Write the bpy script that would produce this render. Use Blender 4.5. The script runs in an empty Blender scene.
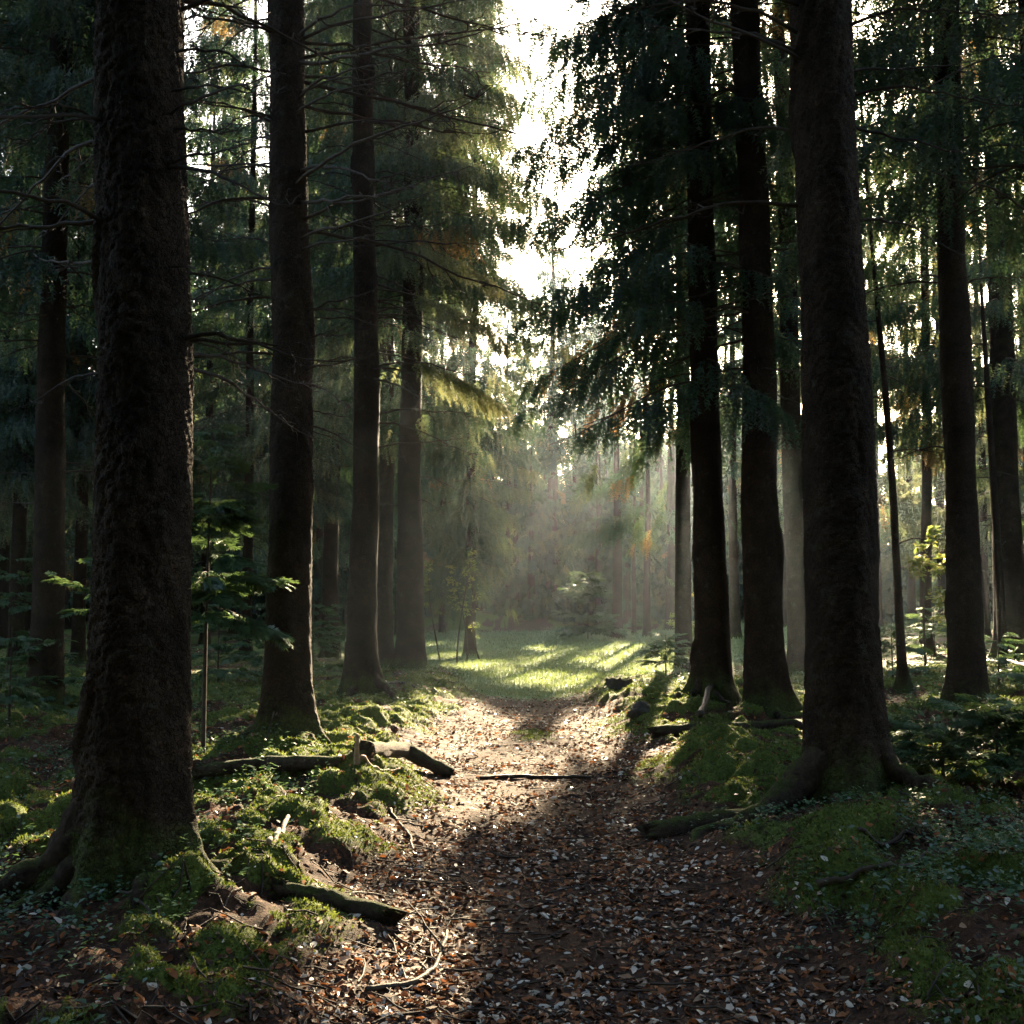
import bpy, math, random
import numpy as np
from mathutils import Vector, Matrix, Euler

random.seed(7)
RNG = np.random.default_rng(11)
C = bpy.context.scene.collection
sc = bpy.context.scene
PI = math.pi

# ------------------------------------------------------------------ camera
F_PX = 1098.0
PITCH = math.radians(4.6)
CAM = np.array([0.0, 0.0, 1.5])
cd = bpy.data.cameras.new('camera')
cd.sensor_width = 36.0
cd.lens = F_PX / 1024 * 36.0
cd.clip_start = 0.05
cd.clip_end = 2000
cam = bpy.data.objects.new('camera', cd)
C.objects.link(cam)
cam.location = CAM
cam.rotation_euler = (PI / 2 + PITCH, 0, 0)
sc.camera = cam

def ray(px, py):
    u = (px - 512) / F_PX
    v = (512 - py) / F_PX
    return np.array([u, math.cos(PITCH) - v * math.sin(PITCH), math.sin(PITCH) + v * math.cos(PITCH)])

SUN = ray(722, 205)
SUN = SUN / np.linalg.norm(SUN)
SUN_EL = math.asin(SUN[2])
SUN_AZ = math.atan2(SUN[0], SUN[1])

# ------------------------------------------------------------------ noise
def _h(ix, iy, s):
    n = (ix.astype(np.int64) * 374761393 + iy.astype(np.int64) * 668265263 + s * 1442695041) & 0x7fffffff
    n = ((n ^ (n >> 13)) * 1274126177) & 0x7fffffff
    n = (n ^ (n >> 16)) & 0xffff
    return n / 65535.0

def vn(x, y, s=0):
    x = np.asarray(x, float); y = np.asarray(y, float)
    ix = np.floor(x); iy = np.floor(y)
    fx = x - ix; fy = y - iy
    fx = fx * fx * (3 - 2 * fx); fy = fy * fy * (3 - 2 * fy)
    a = _h(ix, iy, s); b = _h(ix + 1, iy, s); c = _h(ix, iy + 1, s); d = _h(ix + 1, iy + 1, s)
    return (a * (1 - fx) + b * fx) * (1 - fy) + (c * (1 - fx) + d * fx) * fy

def fbm(x, y, s=0, o=4):
    r = 0; a = .5; t = 0
    for k in range(o):
        r = r + a * vn(x, y, s + k * 17); t += a
        x = x * 2.03 + 5.1; y = y * 2.03 + 1.7; a *= .5
    return r / t

def sst(a, b, x):
    t = np.clip((np.asarray(x, float) - a) / (b - a), 0, 1)
    return t * t * (3 - 2 * t)

# ------------------------------------------------------------------ terrain
def path_mid(y):
    return 0.12 + 0.012 * y + 0.10 * np.sin(y * .35)

def path_half(y):
    return 0.90 - .14 * sst(6, 10, y) + 0.10 * np.sin(y * .6 + 1.0) + 0.30 * sst(8, 11, y) * (1 - sst(11.5, 15, y))

MOUNDS = [(-1.25, 5.0, .55, .62, .17), (-1.05, 8.0, .6, .7, .13), (-1.9, 8.6, .5, .5, .12), (-2.2, 9.6, .5, .6, .10), (-1.2, 9.4, .45, .5, .10),
          (0.24, 12.4, .28, .55, .07), (-1.7, 12.5, .9, 1.0, .12), (1.75, 6.3, .5, .5, .07), (1.6, 9.6, .7, .9, .10), (1.7, 12.6, .8, 1.3, .12),
          (2.2, 16.0, 1.1, 2.0, .15), (-1.4, 17.0, 1.0, 1.9, .12), (2.4, 5.2, .6, .6, .08), (-1.0, 6.6, .35, .4, .07), (-1.7, 20.5, 1.2, 1.4, .18),
          (-2.2, 6.9, .6, .5, .05), (-2.4, 58, 5, 3.0, 0.9), (-9, 60, 6, 3, .8), (6, 60, 4, 3, .5)]

def clearing(x, y):
    """1 inside the grassy clearing"""
    n = (fbm(x * .35, y * .35, 5) - .5) * 3.0
    yn = sst(15.8, 18.8, y + n - np.abs(x) * .10) * (1 - sst(51, 54, y + n))
    left = sst(-0.55, 0.8, x + 1.4 + (y - 20) * .26 + n * .3)
    right = 1 - sst(-1.5, 1.5, x - (1.8 + np.maximum(0, y - 20) * .55) + n)
    return yn * left * right

def hgt(x, y):
    x = np.asarray(x, float); y = np.asarray(y, float)
    m = path_mid(y); w = path_half(y)
    e = np.abs(x - m) - w + (fbm(x * 1.3, y * 1.3, 31) - .5) * .5
    side = sst(-.15, .7, e) * (1 - sst(18, 22, y))
    g = side * .13 - (1 - sst(-.5, .1, e)) * .03
    g = g + side * (fbm(x * .9, y * .9, 3) - .5) * .22
    far = 1 - .8 * sst(22, 40, np.hypot(x, y))
    g = g + side * far * (fbm(x * 2.6, y * 2.6, 9) - .5) * .24
    near = 1 - sst(14, 26, np.hypot(x, y))
    g = g + near * (fbm(x * 9, y * 9, 19, 3) - .5) * (.028 + .065 * side)
    g = g + side * near * .10 * sst(.40, .68, fbm(x * 4, y * 4, 43)) * sst(.3, .5, fbm(x * 1.1, y * 1.1, 41) + .1)
    for (cx, cy, rx, ry, a) in MOUNDS:
        q = ((x - cx) / rx) ** 2 + ((y - cy) / ry) ** 2
        g = g + a * np.exp(-q * 1.1)
    # rising forest floor to both sides
    g = g + .35 * sst(4, 11, x) * sst(9, 18, y) + .25 * sst(4, 14, -x) * sst(8, 20, y)
    g = g + 5.0 * sst(78, 165, y) + 4.0 * sst(28, 110, np.abs(x)) * sst(15, 30, np.hypot(x, y))
    off = (1 - clearing(x, y)) * sst(22, 30, np.hypot(x, y))
    g = g + off * (fbm(x * .4, y * .4, 77) - .5) * .5
    return g

def moss_mask(x, y):
    x = np.asarray(x, float); y = np.asarray(y, float)
    m = path_mid(y); w = path_half(y)
    e = np.abs(x - m) - w + (fbm(x * 1.3, y * 1.3, 31) - .5) * .5
    side = sst(0, .5, e)
    n = fbm(x * 1.1, y * 1.1, 41)
    n2 = fbm(x * 4, y * 4, 43)
    mm = side * sst(.42, .56, n * .5 + n2 * .5 - .02 + .06 * sst(12, 17, y) - .015 * (x > 0))
    for (cx, cy, rx, ry, a) in MOUNDS[:15]:
        q = ((x - cx) / rx) ** 2 + ((y - cy) / ry) ** 2
        mm = np.maximum(mm, np.exp(-q * 1.0) * 1.1 * sst(.38, .56, n2 + .08))
    return np.clip(mm, 0, 1) * (1 - sst(60, 70, y))

def gpt(px, py):
    """ground point under a pixel"""
    r = ray(px, py)
    t = np.geomspace(2.5, 120, 900)
    P = CAM[None] + r[None] * t[:, None]
    below = P[:, 2] < hgt(P[:, 0], P[:, 1])
    k = int(np.argmax(below)) if below.any() else len(t) - 1
    a, b = t[max(0, k - 1)], t[k]
    for _ in range(20):
        m = (a + b) / 2; p = CAM + r * m
        if p[2] < float(hgt(p[0], p[1])): b = m
        else: a = m
    t = b
    p = CAM + r * t
    return p[0], p[1], float(hgt(p[0], p[1]))

def at_depth(px, py, y):
    r = ray(px, py)
    t = y / r[1]
    return CAM + r * t

# sunlit spots, made by cutting crown foliage out of the sun's way
SHAFTS = [(-0.80, 11.4, 1.15, 4.0), (-1.9, 8.2, 1.35, 2.4), (-1.15, 4.5, .85, .75), (-3.75, 4.3, .75, 1.5), (-5.2, 4.0, .9, 2.6), (-2.9, 4.4, .6, .9),
          (8.6, 20.5, 2.2, 3.0), (9.0, 15.6, 1.2, 1.2), (6.2, 13.2, 1.0, 1.2), (3.0, 27.0, 1.5, 2.0)]

_dr = np.random.default_rng(17)  # random openings invented to dapple the right bank and the meadow
for _i in range(54): SHAFTS.append((_dr.uniform(1.0, 3.6), _dr.uniform(8.8, 17), _dr.uniform(.15, .4), _dr.uniform(.4, 1.1)))
for _i in range(26): SHAFTS.append((_dr.uniform(1.2, 4.2), _dr.uniform(5, 18), _dr.uniform(.10, .28), _dr.uniform(.25, .8)))
for _i in range(34):
    _y = _dr.uniform(20, 38); SHAFTS.append((_dr.uniform(-2.5, 2 + _y * .12), _y, _dr.uniform(.4, .9), _dr.uniform(1.0, 2.6)))

def in_shaft(P, grow=1.0):
    k = P[:, 2] / SUN[2]
    gx = P[:, 0] - SUN[0] * k
    gy = P[:, 1] - SUN[1] * k
    jx = (vn(gx * 1.1, gy * 1.1, 91) - .5) * 1.0 + (vn(gx * 3.7, gy * 3.7, 93) - .5) * .6
    jy = (vn(gx * 1.1, gy * 1.1, 92) - .5) * 1.2 + (vn(gx * 3.7, gy * 3.7, 94) - .5) * .8
    gx = gx + jx; gy = gy + jy
    hit = np.zeros(len(P), bool)
    for (cx, cy, rx, ry) in SHAFTS:
        hit |= ((gx - cx) / (rx * grow)) ** 2 + ((gy - cy) / (ry * grow)) ** 2 < 1
    return hit

# ------------------------------------------------------------------ node helpers
class NT:
    def __init__(s, name):
        s.m = bpy.data.materials.new(name); s.m.use_nodes = True
        s.t = s.m.node_tree; s.t.nodes.clear()
        s.out = s.n('ShaderNodeOutputMaterial')
    def n(s, typ, **kw):
        nd = s.t.nodes.new(typ)
        for k, v in kw.items(): setattr(nd, k, v)
        return nd
    def l(s, a, b): s.t.links.new(a, b)
    def val(s, sock, v):
        if hasattr(v, 'links') or isinstance(v, bpy.types.NodeSocket): s.l(v, sock)
        else: sock.default_value = v
    def noise(s, vec, scale, detail=4, rough=.55, out='Fac'):
        nd = s.n('ShaderNodeTexNoise'); s.l(vec, nd.inputs['Vector'])
        nd.inputs['Scale'].default_value = scale; nd.inputs['Detail'].default_value = detail; nd.inputs['Roughness'].default_value = rough
        return nd.outputs[out]
    def ramp(s, fac, stops, interp='LINEAR'):
        nd = s.n('ShaderNodeValToRGB'); s.l(fac, nd.inputs[0]); r = nd.color_ramp; r.interpolation = interp
        while len(r.elements) < len(stops): r.elements.new(.5)
        for e, (p, c) in zip(r.elements, stops):
            e.position = p; e.color = (c[0], c[1], c[2], 1) if not isinstance(c, (int, float)) else (c, c, c, 1)
        return nd.outputs[0]
    def mix(s, fac, a, b, blend='MIX'):
        nd = s.n('ShaderNodeMix', data_type='RGBA', blend_type=blend)
        s.val(nd.inputs[0], fac)
        for sock, v in ((nd.inputs[6], a), (nd.inputs[7], b)):
            if isinstance(v, tuple): sock.default_value = (v[0], v[1], v[2], 1)
            else: s.l(v, sock)
        return nd.outputs[2]
    def math(s, op, a, b=0.0, clamp=False):
        nd = s.n('ShaderNodeMath', operation=op, use_clamp=clamp)
        s.val(nd.inputs[0], a); s.val(nd.inputs[1], b)
        return nd.outputs[0]
    def attr(s, name, out='Fac'):
        return s.n('ShaderNodeAttribute', attribute_name=name).outputs[out]
    def bump(s, h, strength, dist, normal=None):
        nd = s.n('ShaderNodeBump'); s.l(h, nd.inputs['Height'])
        nd.inputs['Strength'].default_value = strength; nd.inputs['Distance'].default_value = dist
        if normal is not None: s.l(normal, nd.inputs['Normal'])
        return nd.outputs[0]
    def principled(s, col, rough=.9, spec=.2, normal=None):
        p = s.n('ShaderNodeBsdfPrincipled')
        s.val(p.inputs['Base Color'], (col[0], col[1], col[2], 1) if isinstance(col, tuple) else col)
        s.val(p.inputs['Roughness'], rough); s.val(p.inputs['Specular IOR Level'], spec)
        if normal is not None: s.l(normal, p.inputs['Normal'])
        return p.outputs[0]
    def done(s, sh): s.l(sh, s.out.inputs['Surface']); return s.m
    def leafy(s, col, tcol, tr=.4, rough=.5, gl=.04):
        d = s.n('ShaderNodeBsdfDiffuse'); s.val(d.inputs[0], col)
        t = s.n('ShaderNodeBsdfTranslucent'); s.val(t.inputs[0], tcol)
        m = s.n('ShaderNodeMixShader'); m.inputs[0].default_value = tr
        s.l(d.outputs[0], m.inputs[1]); s.l(t.outputs[0], m.inputs[2])
        g = s.n('ShaderNodeBsdfGlossy'); g.inputs['Roughness'].default_value = rough
        m2 = s.n('ShaderNodeMixShader'); m2.inputs[0].default_value = gl
        s.l(m.outputs[0], m2.inputs[1]); s.l(g.outputs[0], m2.inputs[2])
        return s.done(m2.outputs[0])

def objco(k): return k.n('ShaderNodeTexCoord').outputs['Object']
def scaled(k, vec, sx, sy, sz):
    m = k.n('ShaderNodeMapping'); k.l(vec, m.inputs['Vector']); m.inputs['Scale'].default_value = (sx, sy, sz)
    return m.outputs[0]

def mat_bark(name, dark, light, moss_amt=.6, moss_h=.7):
    k = NT(name); co = objco(k)
    warp = k.noise(co, 9, 3, .6, 'Color')
    wv = k.n('ShaderNodeVectorMath', operation='MULTIPLY_ADD'); k.l(warp, wv.inputs[0]); wv.inputs[1].default_value = (.10, .10, .10); k.l(co, wv.inputs[2])
    v = k.n('ShaderNodeTexVoronoi', feature='DISTANCE_TO_EDGE'); k.l(scaled(k, wv.outputs[0], 58, 58, 36), v.inputs['Vector']); v.inputs['Scale'].default_value = 1
    v2 = k.n('ShaderNodeTexVoronoi', feature='F1'); k.l(scaled(k, wv.outputs[0], 58, 58, 36), v2.inputs['Vector']); v2.inputs['Scale'].default_value = 1
    n1 = k.noise(co, 4, 5, .6); n2 = k.noise(co, 60, 3, .6)
    fac = k.math('ADD', k.math('MULTIPLY', n1, .6), k.math('MULTIPLY', n2, .4))
    col = k.ramp(fac, [(.36, dark), (.55, tuple((a + b) / 2 for a, b in zip(dark, light))), (.66, light)])
    col = k.mix(k.math('MULTIPLY', v2.outputs['Color'], .5), col, (dark[0] * .7, dark[1] * .7, dark[2] * .7))
    crack = k.ramp(v.outputs['Distance'], [(0, 1), (.12, 0)])
    col = k.mix(k.math('MULTIPLY', crack, .35), col, (dark[0] * .45, dark[1] * .45, dark[2] * .45))
    # lichen and moss
    lich = k.ramp(k.noise(co, 7, 4, .7), [(.60, 0), (.70, 1)])
    col = k.mix(k.math('MULTIPLY', lich, .35), col, (.085, .10, .07))
    sep = k.n('ShaderNodeSeparateXYZ'); k.l(co, sep.inputs[0])
    hz = k.n('ShaderNodeMapRange'); k.l(sep.outputs['Z'], hz.inputs[0])
    hz.inputs[1].default_value = moss_h; hz.inputs[2].default_value = 0.0; hz.inputs[3].default_value = 0.0; hz.inputs[4].default_value = 1.0
    mo = k.math('ADD', k.math('MULTIPLY', hz.outputs[0], .55), k.math('MULTIPLY', k.noise(co, 5, 4, .65), .75))
    mo = k.math('MULTIPLY', k.ramp(mo, [(.62, 0), (.82, 1)]), moss_amt)
    mcol = k.ramp(k.noise(co, 40, 3, .6), [(.3, (.025, .045, .010)), (.7, (.085, .13, .025))])
    col = k.mix(mo, col, mcol)
    hh = k.math('SUBTRACT', k.math('MULTIPLY', n2, .5), k.math('MULTIPLY', crack, .45))
    b = k.bump(hh, 1.0, .02)
    return k.done(k.principled(col, .9, .12, b))

M = {}
M['bark'] = mat_bark('spruce_bark', (.015, .010, .0065), (.088, .058, .037), .5, .6)
M['bark_far'] = mat_bark('spruce_bark_red', (.020, .013, .008), (.085, .053, .033), .45, .4)

def mk_needles():
    k = NT('spruce_needles'); t = k.attr('tint')
    col = k.ramp(t, [(0, (.012, .036, .024)), (.45, (.024, .060, .036)), (.86, (.060, .092, .026)), (.90, (.095, .070, .030)), (1, (.11, .070, .028))])
    tc = k.ramp(t, [(0, (.025, .065, .032)), (.45, (.065, .11, .038)), (.86, (.26, .25, .11)), (.90, (.26, .17, .05)), (1, (.28, .17, .05))])
    return k.leafy(col, tc, .5, .45, .03)
M['needles'] = mk_needles()

def mk_young():
    k = NT('young_needles'); t = k.attr('tint')
    col = k.ramp(t, [(0, (.030, .080, .045)), (.6, (.065, .135, .065)), (1, (.10, .16, .06))])
    tc = k.ramp(t, [(0, (.05, .10, .03)), (1, (.13, .18, .05))])
    return k.leafy(col, tc, .4, .4, .05)
M['young'] = mk_young()

def mk_broad():
    k = NT('broad_leaf'); t = k.attr('tint')
    col = k.ramp(t, [(0, (.05, .10, .025)), (.6, (.09, .14, .03)), (1, (.16, .16, .035))])
    tc = k.ramp(t, [(0, (.16, .26, .05)), (1, (.42, .40, .08))])
    return k.leafy(col, tc, .5, .4, .05)
M['broad'] = mk_broad()

def mk_wood(name, a, b, rough=.8):
    k = NT(name); co = objco(k)
    n = k.noise(scaled(k, co, 14, 14, 14), 1.5, 5, .65)
    col = k.ramp(n, [(.3, a), (.7, b)])
    return k.done(k.principled(col, rough, .25, k.bump(k.noise(co, 60, 3), .6, .006)))
M['twig'] = mk_wood('dead_twig_wood', (.022, .016, .012), (.070, .052, .038), .75)
M['pale_wood'] = mk_wood('broken_pale_wood', (.15, .10, .06), (.30, .22, .14))
M['dark_wood'] = mk_wood('wet_dark_wood', (.014, .011, .009), (.045, .034, .026), .55)

def mk_log():
    k = NT('mossy_log'); co = objco(k)
    geo = k.n('ShaderNodeNewGeometry'); sp = k.n('ShaderNodeSeparateXYZ'); k.l(geo.outputs['Normal'], sp.inputs[0])
    n = k.noise(co, 10, 5, .65)
    col = k.ramp(k.noise(co, 22, 4, .7), [(.3, (.018, .013, .010)), (.7, (.075, .055, .040))])
    mo = k.math('ADD', k.math('MULTIPLY', sp.outputs['Z'], .42), k.math('MULTIPLY', n, .62))
    mo = k.math('MULTIPLY', k.ramp(mo, [(.52, 0), (.72, 1)]), .85)
    mc = k.ramp(k.noise(co, 70, 3, .6), [(.3, (.020, .032, .007)), (.7, (.085, .110, .022))])
    col = k.mix(mo, col, mc)
    return k.done(k.principled(col, .92, .12, k.bump(k.noise(co, 38, 6, .75), 1.0, .03)))
M['log'] = mk_log()

def mk_ground():
    k = NT('forest_floor'); co = objco(k)
    moss = k.attr('moss'); grass = k.attr('grass')
    n = k.noise(co, 14, 6, .7); n2 = k.noise(co, 60, 4, .7); nb = k.noise(co, 1.2, 4, .6)
    soil = k.ramp(n, [(.25, (.010, .006, .004)), (.5, (.034, .018, .011)), (.75, (.10, .052, .030))])
    vo = k.n('ShaderNodeTexVoronoi', feature='F1'); k.l(co, vo.inputs['Vector']); vo.inputs['Scale'].default_value = 22
    lc = k.ramp(vo.outputs['Color'], [(.1, (.018, .011, .008)), (.45, (.07, .034, .018)), (.7, (.13, .06, .03)), (.95, (.18, .10, .06))])
    soil = k.mix(k.ramp(n2, [(.45, 0), (.6, .65)]), soil, lc)
    mossc = k.ramp(k.noise(co, 45, 4, .7), [(.3, (.024, .038, .008)), (.5, (.062, .090, .017)), (.72, (.12, .15, .03))])
    mossc = k.mix(k.ramp(nb, [(.4, 0), (.65, .5)]), mossc, (.075, .085, .020))
    gc = k.ramp(k.noise(co, 3.5, 6, .75), [(.3, (.085, .14, .065)), (.55, (.135, .20, .10)), (.75, (.18, .235, .12))])
    mm = k.math('ADD', moss, k.math('MULTIPLY', k.math('SUBTRACT', n2, .5), .9), True)
    col = k.mix(k.ramp(mm, [(.35, 0), (.6, 1)]), soil, mossc)
    gg = k.math('ADD', grass, k.math('MULTIPLY', k.math('SUBTRACT', n, .5), .7), True)
    col = k.mix(k.ramp(gg, [(.3, 0), (.65, 1)]), col, gc)
    h = k.math('ADD', k.math('MULTIPLY', n, .6), k.math('MULTIPLY', n2, .5))
    return k.done(k.principled(col, .92, .15, k.bump(h, .9, .03)))
M['ground'] = mk_ground()

def mk_litter():
    k = NT('leaf_litter'); t = k.attr('tint')
    col = k.ramp(t, [(0, (.020, .010, .006)), (.25, (.055, .023, .011)), (.5, (.21, .075, .026)), (.66, (.36, .135, .046)), (.78, (.36, .24, .16)), (.88, (.52, .44, .36)), (1, (.68, .64, .58))])
    d = k.n('ShaderNodeBsdfPrincipled'); k.l(col, d.inputs['Base Color']); k.l(k.ramp(t, [(.78, .75), (.86, .3)]), d.inputs['Roughness']); d.inputs['Specular IOR Level'].default_value = .4
    tr = k.n('ShaderNodeBsdfTranslucent'); k.l(col, tr.inputs[0])
    m = k.n('ShaderNodeMixShader'); m.inputs[0].default_value = .25; k.l(d.outputs[0], m.inputs[1]); k.l(tr.outputs[0], m.inputs[2])
    return k.done(m.outputs[0])
M['litter'] = mk_litter()

def mk_mosst():
    k = NT('moss_tufts'); t = k.attr('tint')
    col = k.ramp(t, [(0, (.028, .046, .009)), (.5, (.075, .108, .018)), (1, (.16, .19, .035))])
    tc = k.ramp(t, [(0, (.05, .075, .012)), (1, (.20, .24, .04))])
    return k.leafy(col, tc, .4, .5, .03)
M['mosst'] = mk_mosst()

def mk_grass():
    k = NT('meadow_grass'); t = k.attr('tint')
    col = k.ramp(t, [(0, (.10, .165, .08)), (.6, (.165, .24, .12)), (1, (.21, .27, .14))])
    tc = k.ramp(t, [(0, (.12, .18, .05)), (1, (.26, .30, .08))])
    return k.leafy(col, tc, .35, .4, .06)
M['grass'] = mk_grass()

def mk_stone():
    k = NT('mossy_stone'); co = objco(k)
    col = k.ramp(k.noise(co, 9, 5, .7), [(.3, (.020, .018, .015)), (.6, (.055, .050, .040)), (.75, (.05, .065, .02))])
    return k.done(k.principled(col, .8, .3, k.bump(k.noise(co, 30, 4), .8, .02)))
M['stone'] = mk_stone()

# ------------------------------------------------------------------ mesh helpers
def mesh_np(name, verts, faces_list, mats, tint=None, smooth=False):
    """faces_list: list of (int array (n,k), material index)"""
    me = bpy.data.meshes.new(name)
    verts = np.ascontiguousarray(verts, dtype=np.float32)
    me.vertices.add(len(verts)); me.vertices.foreach_set('co', verts.ravel())
    loops = []; starts = []; mi = []; off = 0
    for f, m in faces_list:
        if len(f) == 0: continue
        f = np.asarray(f, dtype=np.int32)
        kk = f.shape[1]
        loops.append(f.ravel()); starts.append(off + np.arange(len(f), dtype=np.int32) * kk); off += f.size
        mi.append(np.full(len(f), m, dtype=np.int32))
    L = np.concatenate(loops); S = np.concatenate(starts).astype(np.int32); MI = np.concatenate(mi)
    me.loops.add(len(L)); me.loops.foreach_set('vertex_index', L)
    me.polygons.add(len(S)); me.polygons.foreach_set('loop_start', S)
    me.polygons.foreach_set('material_index', MI)
    if smooth: me.polygons.foreach_set('use_smooth', np.ones(len(S), dtype=bool))
    for m in mats: me.materials.append(m)
    if tint is not None:
        for nm, arr in (tint.items() if isinstance(tint, dict) else [('tint', tint)]):
            a = me.attributes.new(nm, 'FLOAT', 'POINT'); a.data.foreach_set('value', np.ascontiguousarray(arr, dtype=np.float32))
    me.update(calc_edges=True)
    return me

def link(name, me, parent=None, loc=(0, 0, 0)):
    o = bpy.data.objects.new(name, me); C.objects.link(o); o.location = loc
    if parent is not None: o.parent = parent
    return o

def tag(o, label, cat, group=None, kind=None):
    o['label'] = label; o['category'] = cat
    if group: o['group'] = group
    if kind: o['kind'] = kind
    return o

def empty(name, loc, label, cat, group=None):
    o = bpy.data.objects.new(name, None); C.objects.link(o); o.location = loc
    o.empty_display_size = .2
    return tag(o, label, cat, group)

def nrm(a):
    return a / np.maximum(np.linalg.norm(a, axis=-1, keepdims=True), 1e-9)

def tube(pts, rad, seg=6, cap=True):
    pts = np.asarray(pts, float); rad = np.asarray(rad, float); n = len(pts)
    t = np.gradient(pts, axis=0); t = nrm(t)
    ref = np.array([0.13, .21, 1.0]) if abs(t[:, 2]).mean() < .8 else np.array([1.0, .1, .05])
    a = nrm(np.cross(t, ref)); b = np.cross(t, a)
    th = np.arange(seg) * 2 * PI / seg
    V = pts[:, None, :] + rad[:, None, None] * (np.cos(th)[None, :, None] * a[:, None, :] + np.sin(th)[None, :, None] * b[:, None, :])
    V = V.reshape(-1, 3)
    i = np.arange(n - 1)[:, None] * seg; j = np.arange(seg)[None, :]; jn = (j + 1) % seg
    F = np.stack([i + j, i + jn, i + seg + jn, i + seg + j], -1).reshape(-1, 4)
    if cap:
        V = np.vstack([V, pts[:1], pts[-1:]]); c0 = len(V) - 2; c1 = len(V) - 1
        jj = np.arange(seg); jx = (jj + 1) % seg
        e = (n - 1) * seg
        caps = np.vstack([np.stack([jx, jj, np.full(seg, c0)], -1), np.stack([e + jj, e + jx, np.full(seg, c1)], -1)])
    else: caps = np.zeros((0, 3), int)
    return V, F, caps

def join_tubes(ts):
    V = []; Q = []; T = []; o = 0
    for v, q, t in ts:
        V.append(v); Q.append(q + o); T.append(t + o); o += len(v)
    return np.vstack(V), np.vstack(Q), np.vstack(T)

# frond templates: axis +X, side +Y, up +Z; kites (4 verts each)
def frond_template(npair, width, kw, rng, tip=True):
    V = []
    def kite(base, d, ln, w, zb):
        d = d / np.linalg.norm(d); s = np.array([-d[1], d[0], 0.0]); s /= np.linalg.norm(s)
        base = np.array(base, float)
        mid = base + d * ln * .55; tipp = base + d * ln + np.array([0, 0, zb * ln])
        m = np.array([0, 0, .25 * w])
        V.extend([base, mid + s * w * .5 + m, tipp, mid - s * w * .5 + m])
    for i in range(npair):
        f = (i + .6) / (npair + .6)
        ln = width * (0.45 + .75 * (1 - f) ** .8) * rng.uniform(.8, 1.15)
        for sd in (-1, 1):
            an = rng.uniform(.70, 1.0) * (1 - .25 * f)
            kite((f * .86 + rng.uniform(-.02, .02), 0, -.05 * f * f), np.array([math.cos(an), sd * math.sin(an), rng.uniform(-.25, .05)]), ln * rng.uniform(.85, 1.15), kw * rng.uniform(.8, 1.2), rng.uniform(-.2, 0))
    kite((0, 0, 0), np.array([1, 0, -.03]), .62, kw * .6, -.05)
    kite((.5, 0, -.02), np.array([1, 0, -.06]), .52, kw * 1.0, -.08)
    return np.array(V)

_tr = np.random.default_rng(3)
FROND = {0: frond_template(11, .36, .075, _tr), 1: frond_template(6, .30, .10, _tr), 2: frond_template(4, .38, .17, _tr)}

def tail_template(npair, width, bw, rng):
    V = [[0, -.012, 0], [0, .012, 0], [1.0, 0, 0]]
    for i in range(npair):
        f = (i + .3) / (npair + .2)
        for sd in (-1, 1):
            g = f + rng.uniform(-.03, .03)
            w = width * (.55 + .75 * math.sin(PI * min(1, .25 + f * .72))) * rng.uniform(.7, 1.2)
            roll = rng.uniform(-.9, .5); sw = rng.uniform(.55, 1.15) * w
            V += [[g - bw * .5, 0, 0], [g + bw * .5, 0, 0], [g + sw, sd * w * math.cos(roll), w * math.sin(roll)]]
    V = np.array(V); V[:, 2] -= .12 * V[:, 0] ** 2
    return V
TAIL = {1: tail_template(9, .105, .068, _tr), 2: tail_template(6, .15, .13, _tr)}

def place_fronds(P, A, N, S, tmpl, tint, k=4):
    """P (n,3) A axis N up S scale -> verts, quads, tint per vertex"""
    A = nrm(A); Y = nrm(np.cross(N, A)); Z = np.cross(A, Y)
    T = tmpl
    V = P[:, None, :] + S[:, None, None] * (T[None, :, 0:1] * A[:, None, :] + T[None, :, 1:2] * Y[:, None, :] + T[None, :, 2:3] * Z[:, None, :])
    n, m = len(P), len(T)
    V = V.reshape(-1, 3)
    F = np.arange(n * m, dtype=np.int32).reshape(-1, k)
    return V, F, np.repeat(tint, m)

# ------------------------------------------------------------------ trees
def trunk_axis(lean, H, seed):
    r = np.random.default_rng(seed); p1, p2 = r.uniform(0, 6.28, 2); a = r.uniform(.02, .05)
    def ax(z):
        z = np.asarray(z, float)
        w = sst(0, 4, z) * a
        return np.stack([lean * z + w * np.sin(z * .55 + p1), w * .8 * np.sin(z * .47 + p2), z], -1)
    return ax

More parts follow.
